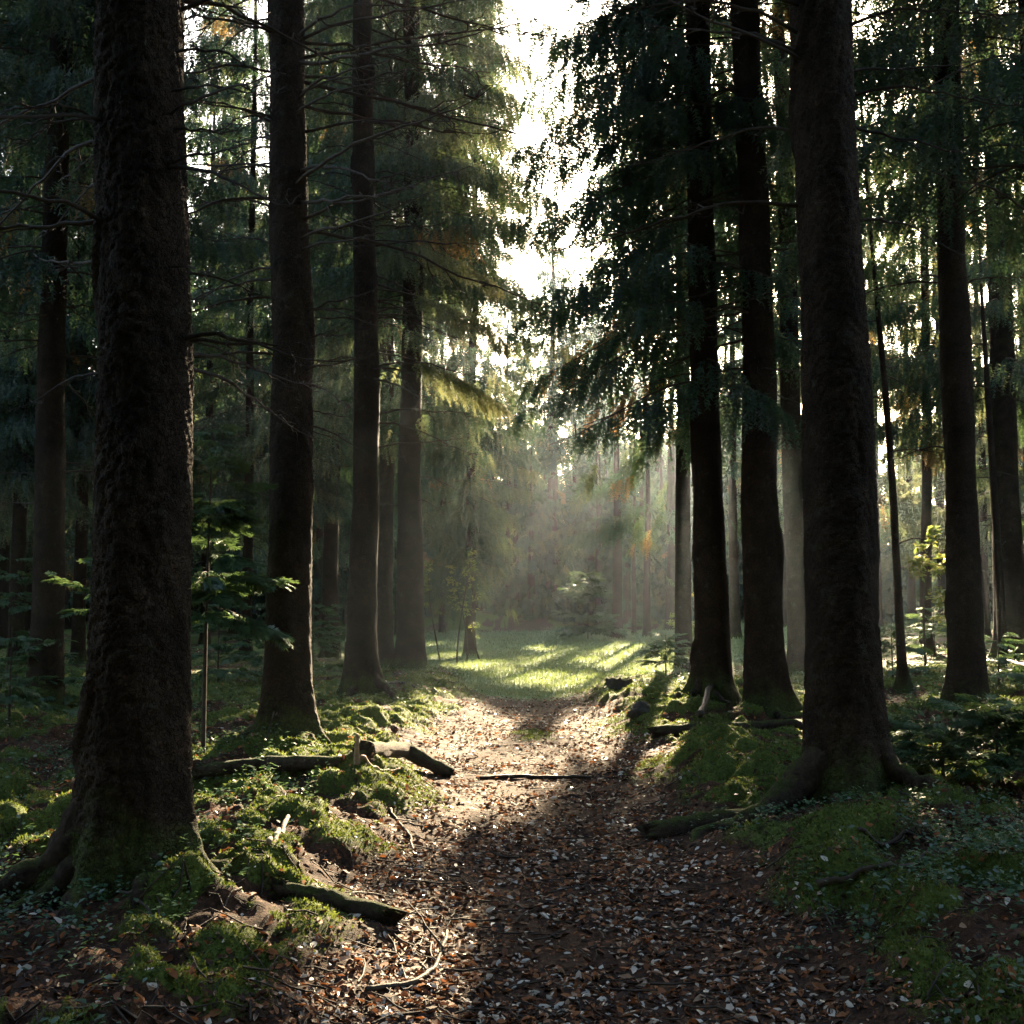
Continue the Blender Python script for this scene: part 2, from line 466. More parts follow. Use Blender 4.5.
def trunk_mesh(r0, H, ax, seed, fine=1.0, flare=.75, lobes=None, vis=9.0):
    """r0: radius at about 1.8 m"""
    rr = np.random.default_rng(seed + 5)
    dz = .028 / fine
    z1 = np.arange(-.35, vis, dz)
    z2 = np.linspace(vis, H, 14)[1:]
    z = np.concatenate([z1, z2])
    seg = int(np.clip(2 * PI * r0 / (.03 / fine), 12, 150))
    th = np.arange(seg) * 2 * PI / seg
    base = r0 * np.where(z < 1.8, 1.0 + .03 * (1.8 - z), np.maximum(0.04, 1 - (z - 1.8) / (H - 1.8)) ** .85)
    zz = np.maximum(z, -.1)
    f1 = flare * r0 * .50 * np.exp(-np.maximum(zz, 0) / (.55 * (r0 / .25) ** .5))
    f2 = flare * r0 * 1.5 * np.exp(-np.maximum(zz + .12, 0) / .16)
    nl = rr.integers(4, 7)
    if lobes is None:
        lob = [(rr.uniform(0, 2 * PI / nl) + i * 2 * PI / nl + rr.uniform(-.3, .3), rr.uniform(.5, 1.2)) for i in range(nl)]
    else: lob = lobes
    L = np.zeros(seg)
    for (c, a) in lob:
        d = np.abs((th - c + PI) % (2 * PI) - PI)
        L += a * np.exp(-(d / .30) ** 2)
    rad = base[:, None] + f1[:, None] * (.75 + .45 * L[None, :]) + f2[:, None] * (.08 + .85 * L[None, :])
    # bark relief
    TH, Z = np.meshgrid(th, z)
    ux = np.cos(TH) * r0; uy = np.sin(TH) * r0
    per = lambda sx, sz, s: fbm(ux * sx + 40, Z * sz + uy * sx * 1.31 + 17, s + seed, 3)
    kk = min(1, r0 / .2) * (1 if fine > .5 else .6)
    rad = rad + (per(5, 1.2, 1) - .5) * r0 * .26 + (per(24, 15, 2) - .5) * .013 * kk
    if fine > .75:
        pl = np.abs(vn(ux * 46 + per(12, 12, 5) * 3 + 50, Z * 30 + uy * 55 + per(12, 12, 6) * 3, seed + 8) * 2 - 1)
        rad = rad + sst(.05, .45, pl) * .0065 * kk * fine
        knots = vn(ux * 5 + 9, Z * 2.2 + uy * 6, seed + 21)
        rad = rad + sst(.86, .97, knots) * .035 * kk
    c = ax(z)
    V = np.stack([c[:, 0, None] + rad * np.cos(TH), c[:, 1, None] + rad * np.sin(TH), Z], -1).reshape(-1, 3)
    n = len(z)
    i = np.arange(n - 1)[:, None] * seg; j = np.arange(seg)[None, :]; jn = (j + 1) % seg
    F = np.stack([i + j, i + jn, i + seg + jn, i + seg + j], -1).reshape(-1, 4)
    return V, F

def branch_paths(rng, z0, z1, H, R, bpm, lowz=None, up=(.0, .25), droop=(.35, .75), sector=None, top_pow=.75, low_short=.0):
    zs = np.sort(rng.uniform(z0, z1, max(3, int((z1 - z0) * bpm))))
    out = []
    for i, z in enumerate(zs):
        az = i * 2.399 + rng.uniform(-.5, .5)
        f = max(.06, (H - z) / (H - z0))
        L = R * f ** top_pow * rng.uniform(.7, 1.08)
        if low_short: L *= (1 - low_short) + low_short * min(1, (z - z0) / (.25 * (H - z0)))
        if sector is not None:
            d = abs((az - sector[0] + PI) % (2 * PI) - PI)
            if d > sector[1] and z < sector[2]:
                if rng.random() > sector[3]: continue
                L *= .7
        u = rng.uniform(*up) + .25 * (1 - f); dr = rng.uniform(*droop) * (.45 + .55 * f)
        n = 8; s = np.linspace(0, 1, n)
        bend = rng.uniform(-.25, .25)
        r = L * s
        a2 = az + bend * s
        X = r * np.cos(a2); Y = r * np.sin(a2)
        Zz = z + L * (u * s - dr * s ** 1.7 + .22 * dr * s ** 5)
        out.append((np.stack([X, Y, Zz], -1), L, z))
    return out

def crown(rng, paths, ax, lod, fl=.40, step=.072, hang=(.25, .92), flat=0., wide=.30, brown=.04, start=.16, base=None, carve=True, br=.012, twig_all=True, tintb=(0, .86), thin=None, cut_top=None):
    P = []; A = []; N = []; S = []; T = []; tubes = []
    for (pt, L, z) in paths:
        off = ax(z) - np.array([0, 0, z])
        n = max(4, int(L / step * 2))
        s = start + (1 - start) * rng.uniform(0, 1, n) ** .9
        x = s * (len(pt) - 1); i = np.minimum(x.astype(int), len(pt) - 2); f = (x - i)[:, None]
        pos = pt[i] * (1 - f) + pt[i + 1] * f
        t = nrm(pt[i + 1] - pt[i])
        h = nrm(np.stack([-t[:, 1], t[:, 0], np.zeros(n)], -1))
        sd = np.where(rng.random(n) < .5, -1., 1.)[:, None]
        w = rng.uniform(0, 1, n)[:, None]
        wmax = wide * L * (1 - .75 * s)[:, None] * np.minimum(1, (s * 3)[:, None])
        lat = w * wmax
        pos = pos + sd * h * lat * .85 + t * lat * .45 - np.array([0, 0, 1.]) * lat * rng.uniform(.05, .45, n)[:, None] * (1 - flat)
        hg = rng.uniform(hang[0], hang[1], n)[:, None]
        d = nrm(t * rng.uniform(.35, .8, n)[:, None] + sd * h * rng.uniform(.15, .8, n)[:, None]) * (1 - hg) + np.array([0, 0, -1.]) * hg
        nv = nrm(np.array([0, 0, 1.]) + rng.normal(0, .35 + .35 * (1 - flat), (n, 3)))
        ln = fl * rng.uniform(.6, 1.25, n) * (1 - .3 * s)
        P.append(pos + off); A.append(d); N.append(nv); S.append(ln)
        tb = rng.uniform(tintb[0], tintb[1] * .75) if flat == 0 else .4
        tt = np.clip(tb * .5 + rng.uniform(tintb[0], tintb[1], n) * .5 + .2 * (s - .5), 0, .86)
        if rng.random() < brown: tt = np.where(rng.random(n) < .75, rng.uniform(.9, 1, n), tt)
        T.append(tt)
        if twig_all and carve and base is not None:
            hit = in_shaft(pt + off + np.array(base))
            if hit.any():
                q = int(np.argmax(hit))
                if q < 3: continue
                tubes.append(tube((pt + off)[:q], np.linspace(br * (.5 + L * .35), br * .4, q), 4, False)); continue
        if twig_all:
            tubes.append(tube(pt + off, np.linspace(br * (.5 + L * .35), br * .25, len(pt)), 4, False))
    P = np.vstack(P); A = np.vstack(A); N = np.vstack(N); S = np.concatenate(S); T = np.concatenate(T)
    keep = np.ones(len(P), bool)
    if carve and base is not None:
        B = np.array(base)
        keep &= ~(in_shaft(P + A * S[:, None] * .9 + B) | in_shaft(P + B) | in_shaft(P + A * S[:, None] * .45 + B))
    if thin is not None: keep &= thin(P + np.array(base), rng)
    P, A, N, S, T = P[keep], A[keep], N[keep], S[keep], T[keep]
    if lod >= 10: V, F, tv = place_fronds(P, A, N, S, TAIL[lod - 10], T, 3)
    else: V, F, tv = place_fronds(P, A, N, S, FROND[lod], T)
    return V, F, tv, tubes

def crown_mesh(V, F, tv, tubes, mats, V2=None, F2=None, tv2=None):
    tri = []
    if V2 is not None: tri = [(F2 + len(V), 0)]; V = np.vstack([V, V2]); tv = np.concatenate([tv, tv2])
    faces = [(F, 0)]; VV = [V]; o = len(V)
    for v, q, t in tubes:
        VV.append(v); faces.append((q + o, 1)); o += len(v)
    q = [f for f, m in faces[1:]]
    if q: faces = [faces[0], (np.vstack(q), 1)]
    faces = faces + tri
    VV = np.vstack(VV)
    ti = np.concatenate([tv, np.full(len(VV) - len(tv), .3)])
    return mesh_np('crown', VV, faces, mats, ti)

# dead branch variants, unit-ish metres along +X
def dead_branch_mesh(seed, L=1.0):
    r = np.random.default_rng(seed); ts = []
    n = 14; s = np.linspace(0, 1, n)
    dr = r.uniform(.05, .45); up = r.uniform(-.05, .2)
    wob = np.cumsum(r.normal(0, .009, (n, 2)), axis=0)
    main = np.stack([L * s, wob[:, 0] + r.uniform(-.2, .2) * s * s, up * s - dr * s ** 2 + .12 * s ** 5 + wob[:, 1]], -1)
    ts.append(tube(main, np.linspace(.0105, .0018, n), 6))
    for q in range(r.integers(4, 9)):
        i = r.integers(3, n - 1); b = main[i]; sd = 1 if r.random() < .5 else -1
        ll = r.uniform(.12, .42) * (1.1 - i / n)
        m = 7; ss = np.linspace(0, 1, m)[:, None]
        d = np.array([r.uniform(.4, .9), sd * r.uniform(.4, 1), r.uniform(-.5, .15)]); d /= np.linalg.norm(d)
        w2 = np.cumsum(r.normal(0, .012, (m, 3)), axis=0); w2[0] = 0
        p = b + d * ll * ss + w2 + np.array([0, 0, -.15]) * ll * ss ** 2
        ts.append(tube(p, np.linspace(.005, .0012, m), 4))
        if r.random() < .6:
            b2 = p[3]; d2 = d + np.array([.3, -sd * .6, r.uniform(-.3, .3)])
            ts.append(tube(b2 + d2 * ll * .4 * np.linspace(0, 1, 4)[:, None], np.linspace(.0028, .001, 4), 4))
    V, Q, T = join_tubes(ts)
    return mesh_np('dead_branch', V, [(Q, 0), (T, 0)], [M['twig']], smooth=True)
DEAD = [dead_branch_mesh(100 + i) for i in range(12)]

def add_dead(root, ax, rfun, rng, n, z0, z1, Lr, azc=None, azw=PI, mesh=None):
    for i in range(n):
        z = rng.uniform(z0, z1)
        az = (azc + rng.uniform(-azw, azw)) if azc is not None else rng.uniform(0, 2 * PI)
        L = rng.uniform(*Lr)
        o = link('dead_branch', mesh or DEAD[rng.integers(len(DEAD))], root)
        c = ax(z)
        th = max(.8, min(2.0, .75 + .6 * L))
        o.location = (c[0] + math.cos(az) * rfun(z) * .8, c[1] + math.sin(az) * rfun(z) * .8, z)
        o.rotation_euler = (rng.uniform(-.5, .5), rng.uniform(-.25, .2), az)
        o.scale = (L, L * .75, L * th / max(L, .6) * .9)

def add_roots(root, roots, r0, seed):
    bx, by, bz = root.location
    for q, (az, L, r) in enumerate(roots):
        rng = np.random.default_rng(seed * 9 + q)
        n = 26; s = np.linspace(0, 1, n)
        rr = r0 * .55 + L * s; bend = rng.uniform(-.5, .5)
        a = az + bend * s ** 1.5 + np.cumsum(rng.normal(0, .02, n))
        x = rr * np.cos(a); y = rr * np.sin(a)
        g = hgt(bx + x, by + y) - bz
        z = g + .42 * r0 / .25 * np.exp(-s * 5.5) * np.minimum(1, L / .7) + r * (.45 - .9 * s) + np.cumsum(rng.normal(0, .004, n))
        rad = r * (1.25 * np.exp(-s * 2.2) + .25) * (1 + rng.normal(0, .05, n))
        V, Q, T = tube(np.stack([x, y, z], -1), rad, 16)
        m = n * 16; cen = np.repeat(np.stack([x, y, z], -1), 16, axis=0)
        k = 1 + (fbm(V[:m, 0] * 9 + V[:m, 2] * 5, V[:m, 1] * 9 + V[:m, 2] * 7, seed + q, 4) - .5) * .8
        V[:m] = cen + (V[:m] - cen) * k[:, None]
        link('root', mesh_np('root', V, [(Q, 0), (T, 0)], [M['log']], smooth=True), root)

def r_of(r0, H):
    return lambda z: r0 * (1 if z < 1.8 else max(.05, 1 - (z - 1.8) / (H - 1.8)) ** .85)

def tree(px, py, wpx, ptop, label, H=26, seed=1, roots=None, fine=1.0, flare=.75, lobes=None, cr=None, dead=None, group=None, mat='bark', name='spruce_tree', y=None, ref_row=500):
    bx, by, bz = gpt(px, py)
    if y is not None:
        p = at_depth(px, py, y); bx, by = p[0], p[1]; bz = float(hgt(bx, by))
    # lean from the picture: where the axis stands at the top edge
    pt = at_depth(ptop, 0, by)
    lean = (pt[0] - bx) / (pt[2] - bz)
    r0 = wpx / F_PX * by / 2
    ax = trunk_axis(lean, H, seed)
    root = empty(name, (bx, by, bz), label, 'tree', group)
    vis = min(H * .8, by * .56 + 1.8)
    V, F = trunk_mesh(r0, H, ax, seed, fine, flare, lobes, vis)
    link('trunk', mesh_np('trunk', V, [(F, 0)], [M[mat]], smooth=True), root)
    rng = np.random.default_rng(seed * 31 + 7)
    if cr:
        for cc in (cr if isinstance(cr, list) else [cr]):
            c = dict(cc); lod = c.pop('lod', 1)
            z0 = c.pop('z0'); z1 = c.pop('z1', H - .3); R = c.pop('R'); bpm = c.pop('bpm', 8)
            bp = {k: c.pop(k) for k in ('up', 'droop', 'sector', 'top_pow', 'low_short') if k in c}
            paths = branch_paths(rng, z0, z1, H, R, bpm, **bp)
            if lod == 1:
                ztop = 1.5 + by * .575 + 1.5
                low = [p for p in paths if p[2] < ztop]; top = [p for p in paths if p[2] >= ztop]
                far = by > 32
                k = dict(fl=.68 if far else .56, step=.088 if far else .045, hang=(.25, .92) if far else (.4, .96)); k.update(c)
                V2, F2, t2, tb2 = crown(rng, low, ax, 12 if far else 11, base=(bx, by, bz), **k)
                k = dict(c); k.update(fl=.9, step=.22)
                if top: V, F, tv, tb = crown(rng, top, ax, 2, base=(bx, by, bz), **k)
                else: V, F, tv, tb = np.zeros((0, 3)), np.zeros((0, 4), int), np.zeros(0), []
                me = crown_mesh(V, F, tv, tb2 + tb, [M['needles'], M['twig']], V2, F2, t2)
            else:
                V, F, tv, tb = crown(rng, paths, ax, lod, base=(bx, by, bz), **c)
                me = crown_mesh(V, F, tv, tb, [M['needles'], M['twig']])
            link('crown', me, root)
    if roots: add_roots(root, roots, r0, seed)
    if dead:
        for dd in dead: add_dead(root, ax, r_of(r0, H), rng, **dd)
    return root

HI = dict(lod=2, R=3.0, bpm=7, fl=.9, step=.20, wide=.35)     # high crown above the picture
def hi(z0, R=3.0, **k):
    d = dict(HI); d.update(z0=z0, R=R + .4); d.update(k); return d

GL = None
# ---- left of the path
tree(133, 868, 88, 149, 'thickest spruce trunk at far left, mossy foot with spreading roots, nearest to the camera', H=27, seed=2, fine=2.0, flare=.62,
     lobes=[(-.25, 1.5), (-.95, .7), (-1.9, .8), (PI + .25, 1.6), (2.2, .8), (1.1, .7)], roots=[(-.05, .42, .085), (PI + .2, 1.0, .10), (-1.0, .55, .07), (-1.9, .6, .08), (-2.5, .7, .06)], cr=hi(8.5, 3.0),
     dead=[dict(n=20, z0=2.2, z1=5.2, Lr=(.5, 1.3), azc=PI, azw=.8), dict(n=18, z0=2.0, z1=5.2, Lr=(.45, 1.1), azc=.1, azw=.8)])
tree(287, 738, 41, 291, 'straight spruce trunk standing behind the fallen log left of the path', H=27, seed=3, fine=1.5, flare=.8,
     lobes=[(-.35, 1.3), (-1.3, .9), (-2.5, 1.0), (PI - .1, .9), (1.9, .8), (.8, .8)], roots=[(-.3, .7, .08), (-1.2, .5, .07), (PI + .2, .8, .07), (-2.1, .5, .06)], cr=hi(12.5, 2.8),
     dead=[dict(n=34, z0=4.2, z1=8.6, Lr=(1.2, 2.6), azc=-.25, azw=.75), dict(n=30, z0=3.3, z1=8.6, Lr=(.7, 1.6), azc=PI, azw=.8), dict(n=9, z0=2.4, z1=4.2, Lr=(.4, 1.0), azc=-.1, azw=.6)])
SLENDER = tree(362, 692, 27, 366, 'slender spruce trunk right of the trunk behind the log, mossy bank at its foot', H=25, seed=4, fine=.8, roots=[(-.4, .8, .06), (-1.9, .5, .06)], cr=[hi(13.5, 2.2)],
     dead=[dict(n=34, z0=3.0, z1=11, Lr=(.8, 1.8), azc=0, azw=1.0), dict(n=10, z0=4, z1=11, Lr=(.7, 1.5), azc=PI, azw=.9)])
def bough(root, z, az, L, seed):
    rng = np.random.default_rng(seed); n = 9; s = np.linspace(0, 1, n)
    pt = np.stack([L * s * np.cos(az + .2 * s), L * s * np.sin(az + .2 * s), z + L * (.05 * s - .42 * s ** 1.8)], -1)
    V, F, tv, tb = crown(rng, [(pt, L, z)], trunk_axis(0, 10, 1), 11, fl=.30, step=.011, hang=(.1, .75), start=.3, wide=.42, carve=False, brown=0, tintb=(.62, .86))  # high tint range puts the sun's gold into the bough colour
    link('bough', crown_mesh(np.zeros((0, 3)), np.zeros((0, 4), int), np.zeros(0), tb, [M['needles'], M['twig']], V, F, tv), root)
bough(SLENDER, 5.6, -.1, 2.0, 5); bough(SLENDER, 6.3, -.3, 1.8, 6); bough(SLENDER, 4.7, -.05, 1.9, 9)
tree(384, 668, 17, 389, 'narrow spruce trunk half hidden between two trunks left of the clearing', H=24, seed=5, fine=.6, cr=dict(z0=6.0, R=2.4, bpm=14, lod=1), mat='bark_far')
tree(410, 668, 25, 413, 'spruce with long drooping sunlit boughs at the left edge of the clearing', H=27, seed=6, fine=.7,
     cr=dict(z0=5.0, R=3.4, bpm=15, top_pow=.5, lod=1, droop=(.45, .85), brown=.03, tintb=(.3, .86)), mat='bark_far',  # tint raised so the boughs look sunlit
     dead=[dict(n=8, z0=2.5, z1=6, Lr=(.6, 1.4))])
tree(331, 652, 16, 334, 'thin distant spruce trunk seen between the two left middle trunks', H=24, seed=7, fine=.5, cr=dict(z0=4.5, R=3.0, bpm=13, lod=1), mat='bark_far', y=29)
tree(46, 706, 29, 62, 'dark spruce trunk left of the thickest trunk, low fir boughs beside it', H=26, seed=8, fine=.7,
     cr=dict(z0=5.5, R=2.6, bpm=12, lod=1), dead=[dict(n=26, z0=2.5, z1=9.5, Lr=(.7, 1.8))])
tree(15, 668, 14, 30, 'thin dark spruce at the far left edge of the picture', H=24, seed=9, fine=.5, cr=dict(z0=3.8, R=2.8, bpm=13, lod=1), y=23, dead=[dict(n=8, z0=2, z1=6, Lr=(.6, 1.3))])
tree(78, 662, 12, 88, 'thin sunlit-edged trunk close left of the thickest trunk', H=22, seed=10, fine=.5, cr=dict(z0=4.5, R=2.4, bpm=13, lod=1), y=24, dead=[dict(n=8, z0=1.5, z1=6, Lr=(.6, 1.3))])
tree(470, 652, 10, 476, 'bushy spruce with low hanging boughs beside the meadow, thin saplings below it', H=27, seed=12, fine=.5,
     cr=dict(z0=1.7, R=2.3, top_pow=.75, bpm=12, lod=1, droop=(.4, .8), brown=.02, low_short=.35, tintb=(.2, .86)), y=30, mat='bark_far')
# ---- right of the path
tree(848, 793, 68, 824, 'stout spruce trunk right of the path with a long mossy root', H=27, seed=20, fine=1.8, flare=.45,
     lobes=[(PI + .35, 1.5), (-PI / 2 - .05, 1.25), (-.5, .8), (.7, .8), (1.9, .8)], roots=[(PI + .42, 1.35, .10), (-PI / 2 - .1, .6, .09), (-.6, .8, .07), (-2.2, .5, .06)], cr=hi(9.5, 3.0),
     dead=[dict(n=8, z0=3.8, z1=6.2, Lr=(.8, 1.9), azc=PI, azw=.5), dict(n=6, z0=3.2, z1=6.4, Lr=(.5, 1.2), azc=0, azw=.7)])
tree(766, 710, 35, 745, 'spruce trunk with broad mossy foot behind the dark fallen log on the right', H=26, seed=21, fine=1.1,
     roots=[(PI + .3, .7, .08), (-1.4, .5, .07), (-.4, .7, .07)], cr=hi(12.0, 2.6), dead=[dict(n=26, z0=4.5, z1=10, Lr=(.9, 2.0), azc=PI, azw=.9), dict(n=9, z0=4.5, z1=10, Lr=(.7, 1.4), azc=0, azw=.9)])
tree(714, 694, 31, 696, 'spruce whose boughs hang over the path on the right, leaning slightly left', H=25, seed=22, fine=.8, roots=[(PI + .5, .8, .06), (-1.2, .6, .06)],
     cr=dict(z0=3.3, R=2.5, bpm=16, lod=1, top_pow=.45, droop=(.40, .8), sector=(PI * .85, 1.7, 9, .35), tintb=(0, .7), brown=.03),
     dead=[dict(n=14, z0=3, z1=9, Lr=(.8, 1.8), azc=-.5, azw=1.2)])
tree(684, 668, 16, 680, 'narrow spruce standing close behind the left-leaning one at the meadow edge', H=24, seed=23, fine=.6,
     cr=dict(z0=3.0, R=2.5, bpm=11, lod=1, top_pow=.5, droop=(.4, .8), sector=(PI * .9, 1.9, 10, .5), tintb=(0, .75), brown=.10))
tree(801, 672, 23, 778, 'reddish spruce trunk in the gap left of the stout right trunk', H=25, seed=24, fine=.7,
     cr=dict(z0=5.5, R=2.6, bpm=8, lod=1), mat='bark_far', dead=[dict(n=10, z0=3, z1=8, Lr=(.7, 1.6))])
tree(967, 713, 31, 947, 'dark spruce trunk right of the sunlit ground patch', H=26, seed=25, fine=.9,
     cr=dict(z0=6.4, R=2.9, bpm=6.5, lod=1), dead=[dict(n=14, z0=2.6, z1=9, Lr=(.7, 1.8))])
tree(1012, 655, 28, 988, 'broad dark trunk near the right edge behind a thin leaning stem', H=27, seed=26, fine=.7,
     cr=dict(z0=5.0, R=3.2, bpm=6, lod=1), y=22, dead=[dict(n=8, z0=2, z1=6, Lr=(.7, 1.6))])
tree(1062, 725, 30, 1028, 'spruce trunk cut by the right picture edge', H=26, seed=27, fine=.8, cr=dict(z0=6.0, R=2.8, bpm=7, lod=1), dead=[dict(n=8, z0=3, z1=8, Lr=(.7, 1.8), azc=PI, azw=1)])
tree(926, 660, 11, 926, 'thin trunk lit golden between the leaning stem and the dark right trunk', H=23, seed=28, fine=.5, cr=dict(z0=4.5, R=2.5, bpm=8, lod=1, tintb=(.3, .86), brown=.15), y=25, mat='bark_far')  # golden light put into the needle tint and brown share
tree(904, 692, 8, 857, 'slim crooked dead stem leaning left behind the stout right trunk', H=11, seed=29, fine=.7, flare=1.6, dead=[dict(n=16, z0=1.5, z1=9, Lr=(.4, 1.0))], name='dead_tree')
tree(1004, 672, 8, 966, 'slim dead stem leaning left beside the dark right trunk', H=10, seed=30, fine=.7, flare=1.2, y=20, dead=[dict(n=10, z0=1.5, z1=8, Lr=(.4, 1.0))], name='dead_tree')
# ---- beyond the meadow
tree(552, 628, 13, 553, 'hazy tall spruce beyond the meadow, in the middle of the gap', H=23, seed=40, fine=.35, cr=dict(z0=6, R=3.0, bpm=8, lod=1), y=60, mat='bark_far')
tree(617, 641, 10, 617, 'spruce with flat blue-green tiers of boughs at the back of the meadow', H=12, seed=41, fine=.4, cr=dict(z0=2.6, R=2.6, bpm=8, lod=1, droop=(.2, .45)), y=43, mat='bark_far')
tree(647, 639, 7, 646, 'thin dark trunk right of the tiered blue-green spruce', H=12, seed=42, fine=.4, cr=dict(z0=4.0, R=2.4, bpm=6, lod=1), y=44, mat='bark_far')
tree(634, 637, 4, 634, 'very thin trunk between the tiered spruce and the dark trunk behind the meadow', H=11, seed=43, fine=.4, cr=dict(z0=5.0, R=1.8, bpm=6, lod=1), y=47, mat='bark_far')
tree(672, 634, 12, 671, 'stouter hazy trunk at the right back of the meadow, left of the leaning spruce', H=14, seed=44, fine=.4, cr=dict(z0=5, R=3.2, bpm=6, lod=1), y=50, mat='bark_far')
tree(508, 630, 5, 508, 'slim hazy trunk at the left back of the meadow', H=19, seed=45, fine=.35, cr=dict(z0=5, R=2.6, bpm=5, lod=1), y=58, mat='bark_far')
tree(575, 628, 5, 575, 'slim pale trunk just right of the hazy tall spruce', H=21, seed=46, fine=.35, cr=dict(z0=7, R=2.6, bpm=5, lod=1), y=62, mat='bark_far')
tree(598, 630, 6, 598, 'hazy trunk half behind the tiered blue-green spruce', H=19, seed=47, fine=.35, cr=dict(z0=5, R=2.6, bpm=5, lod=1), y=57, mat='bark_far')

# ---- deeper in the wood: individual trees in the gaps
def deep(lst, group):
    for (px, d, w, H, z0, R, seed, label) in lst:
        x = (px - 512) / F_PX * d; z = float(hgt(x, d))
        py = 600 + (1.5 - z) / d * F_PX
        tree(px, py, w, px + (512 - px) * .035, label, H=H, seed=seed, fine=.35, cr=dict(z0=z0, R=R, bpm=9 if px < 512 else 4.5, lod=1, tintb=(0, .86) if px < 760 else (.45, .86), brown=.04 if px < 760 else .14), y=d, mat='bark_far', group=group)  # right-hand trees tinted yellower, backlight gold put into the needles
deep([(2, 33, 10, 23, 3.5, 3.0, 60, 'slim trunk at the left edge, deep in the shaded wood'),
      (30, 38, 9, 24, 3.0, 3.2, 61, 'shaded spruce seen in the gap left of the dark left trunk'),
      (98, 29, 9, 23, 4.0, 2.9, 62, 'thin trunk touching the left side of the thickest trunk'),
      (205, 36, 9, 24, 2.5, 3.3, 63, 'shaded spruce right behind the young spruce, close to the thickest trunk'),
      (246, 27, 10, 23, 3.2, 3.0, 64, 'shaded spruce in the gap left of the trunk behind the log'),
      (232, 44, 7, 24, 2.0, 3.4, 65, 'faint spruce far behind the young spruce'),
      (318, 42, 7, 26, 2.0, 3.2, 66, 'faint trunk just right of the trunk behind the log'),
      (346, 47, 6, 27, 2.0, 3.2, 67, 'faint trunk left of the slender trunk, deep in the wood'),
      (398, 46, 6, 27, 3.0, 3.0, 68, 'faint trunk far behind the paired trunks left of the clearing'),
      (442, 50, 6, 25, 2.5, 3.0, 69, 'hazy spruce behind the thin saplings at the meadow')], 'spruces deep in the left wood')
deep([(735, 38, 10, 21, 4.5, 2.8, 70, 'back-lit spruce between the leaning spruce and the broad-footed trunk'),
      (784, 46, 8, 22, 4.0, 3.0, 71, 'back-lit spruce left of the reddish trunk'),
      (822, 34, 9, 22, 5.0, 2.6, 72, 'back-lit spruce just left behind the stout right trunk'),
      (878, 40, 9, 22, 4.0, 3.0, 73, 'hazy trunk just right of the stout right trunk'),
      (912, 52, 8, 22, 3.0, 3.2, 74, 'grey hazy trunk behind the crooked dead stem'),
      (944, 44, 10, 22, 3.5, 3.0, 75, 'hazy trunk close left of the dark right trunk'),
      (986, 36, 8, 23, 4.0, 3.0, 76, 'back-lit spruce close right of the dark right trunk'),
      (1032, 31, 10, 24, 3.5, 3.2, 77, 'spruce partly outside the right edge of the picture')], 'back-lit spruces deep in the right wood')

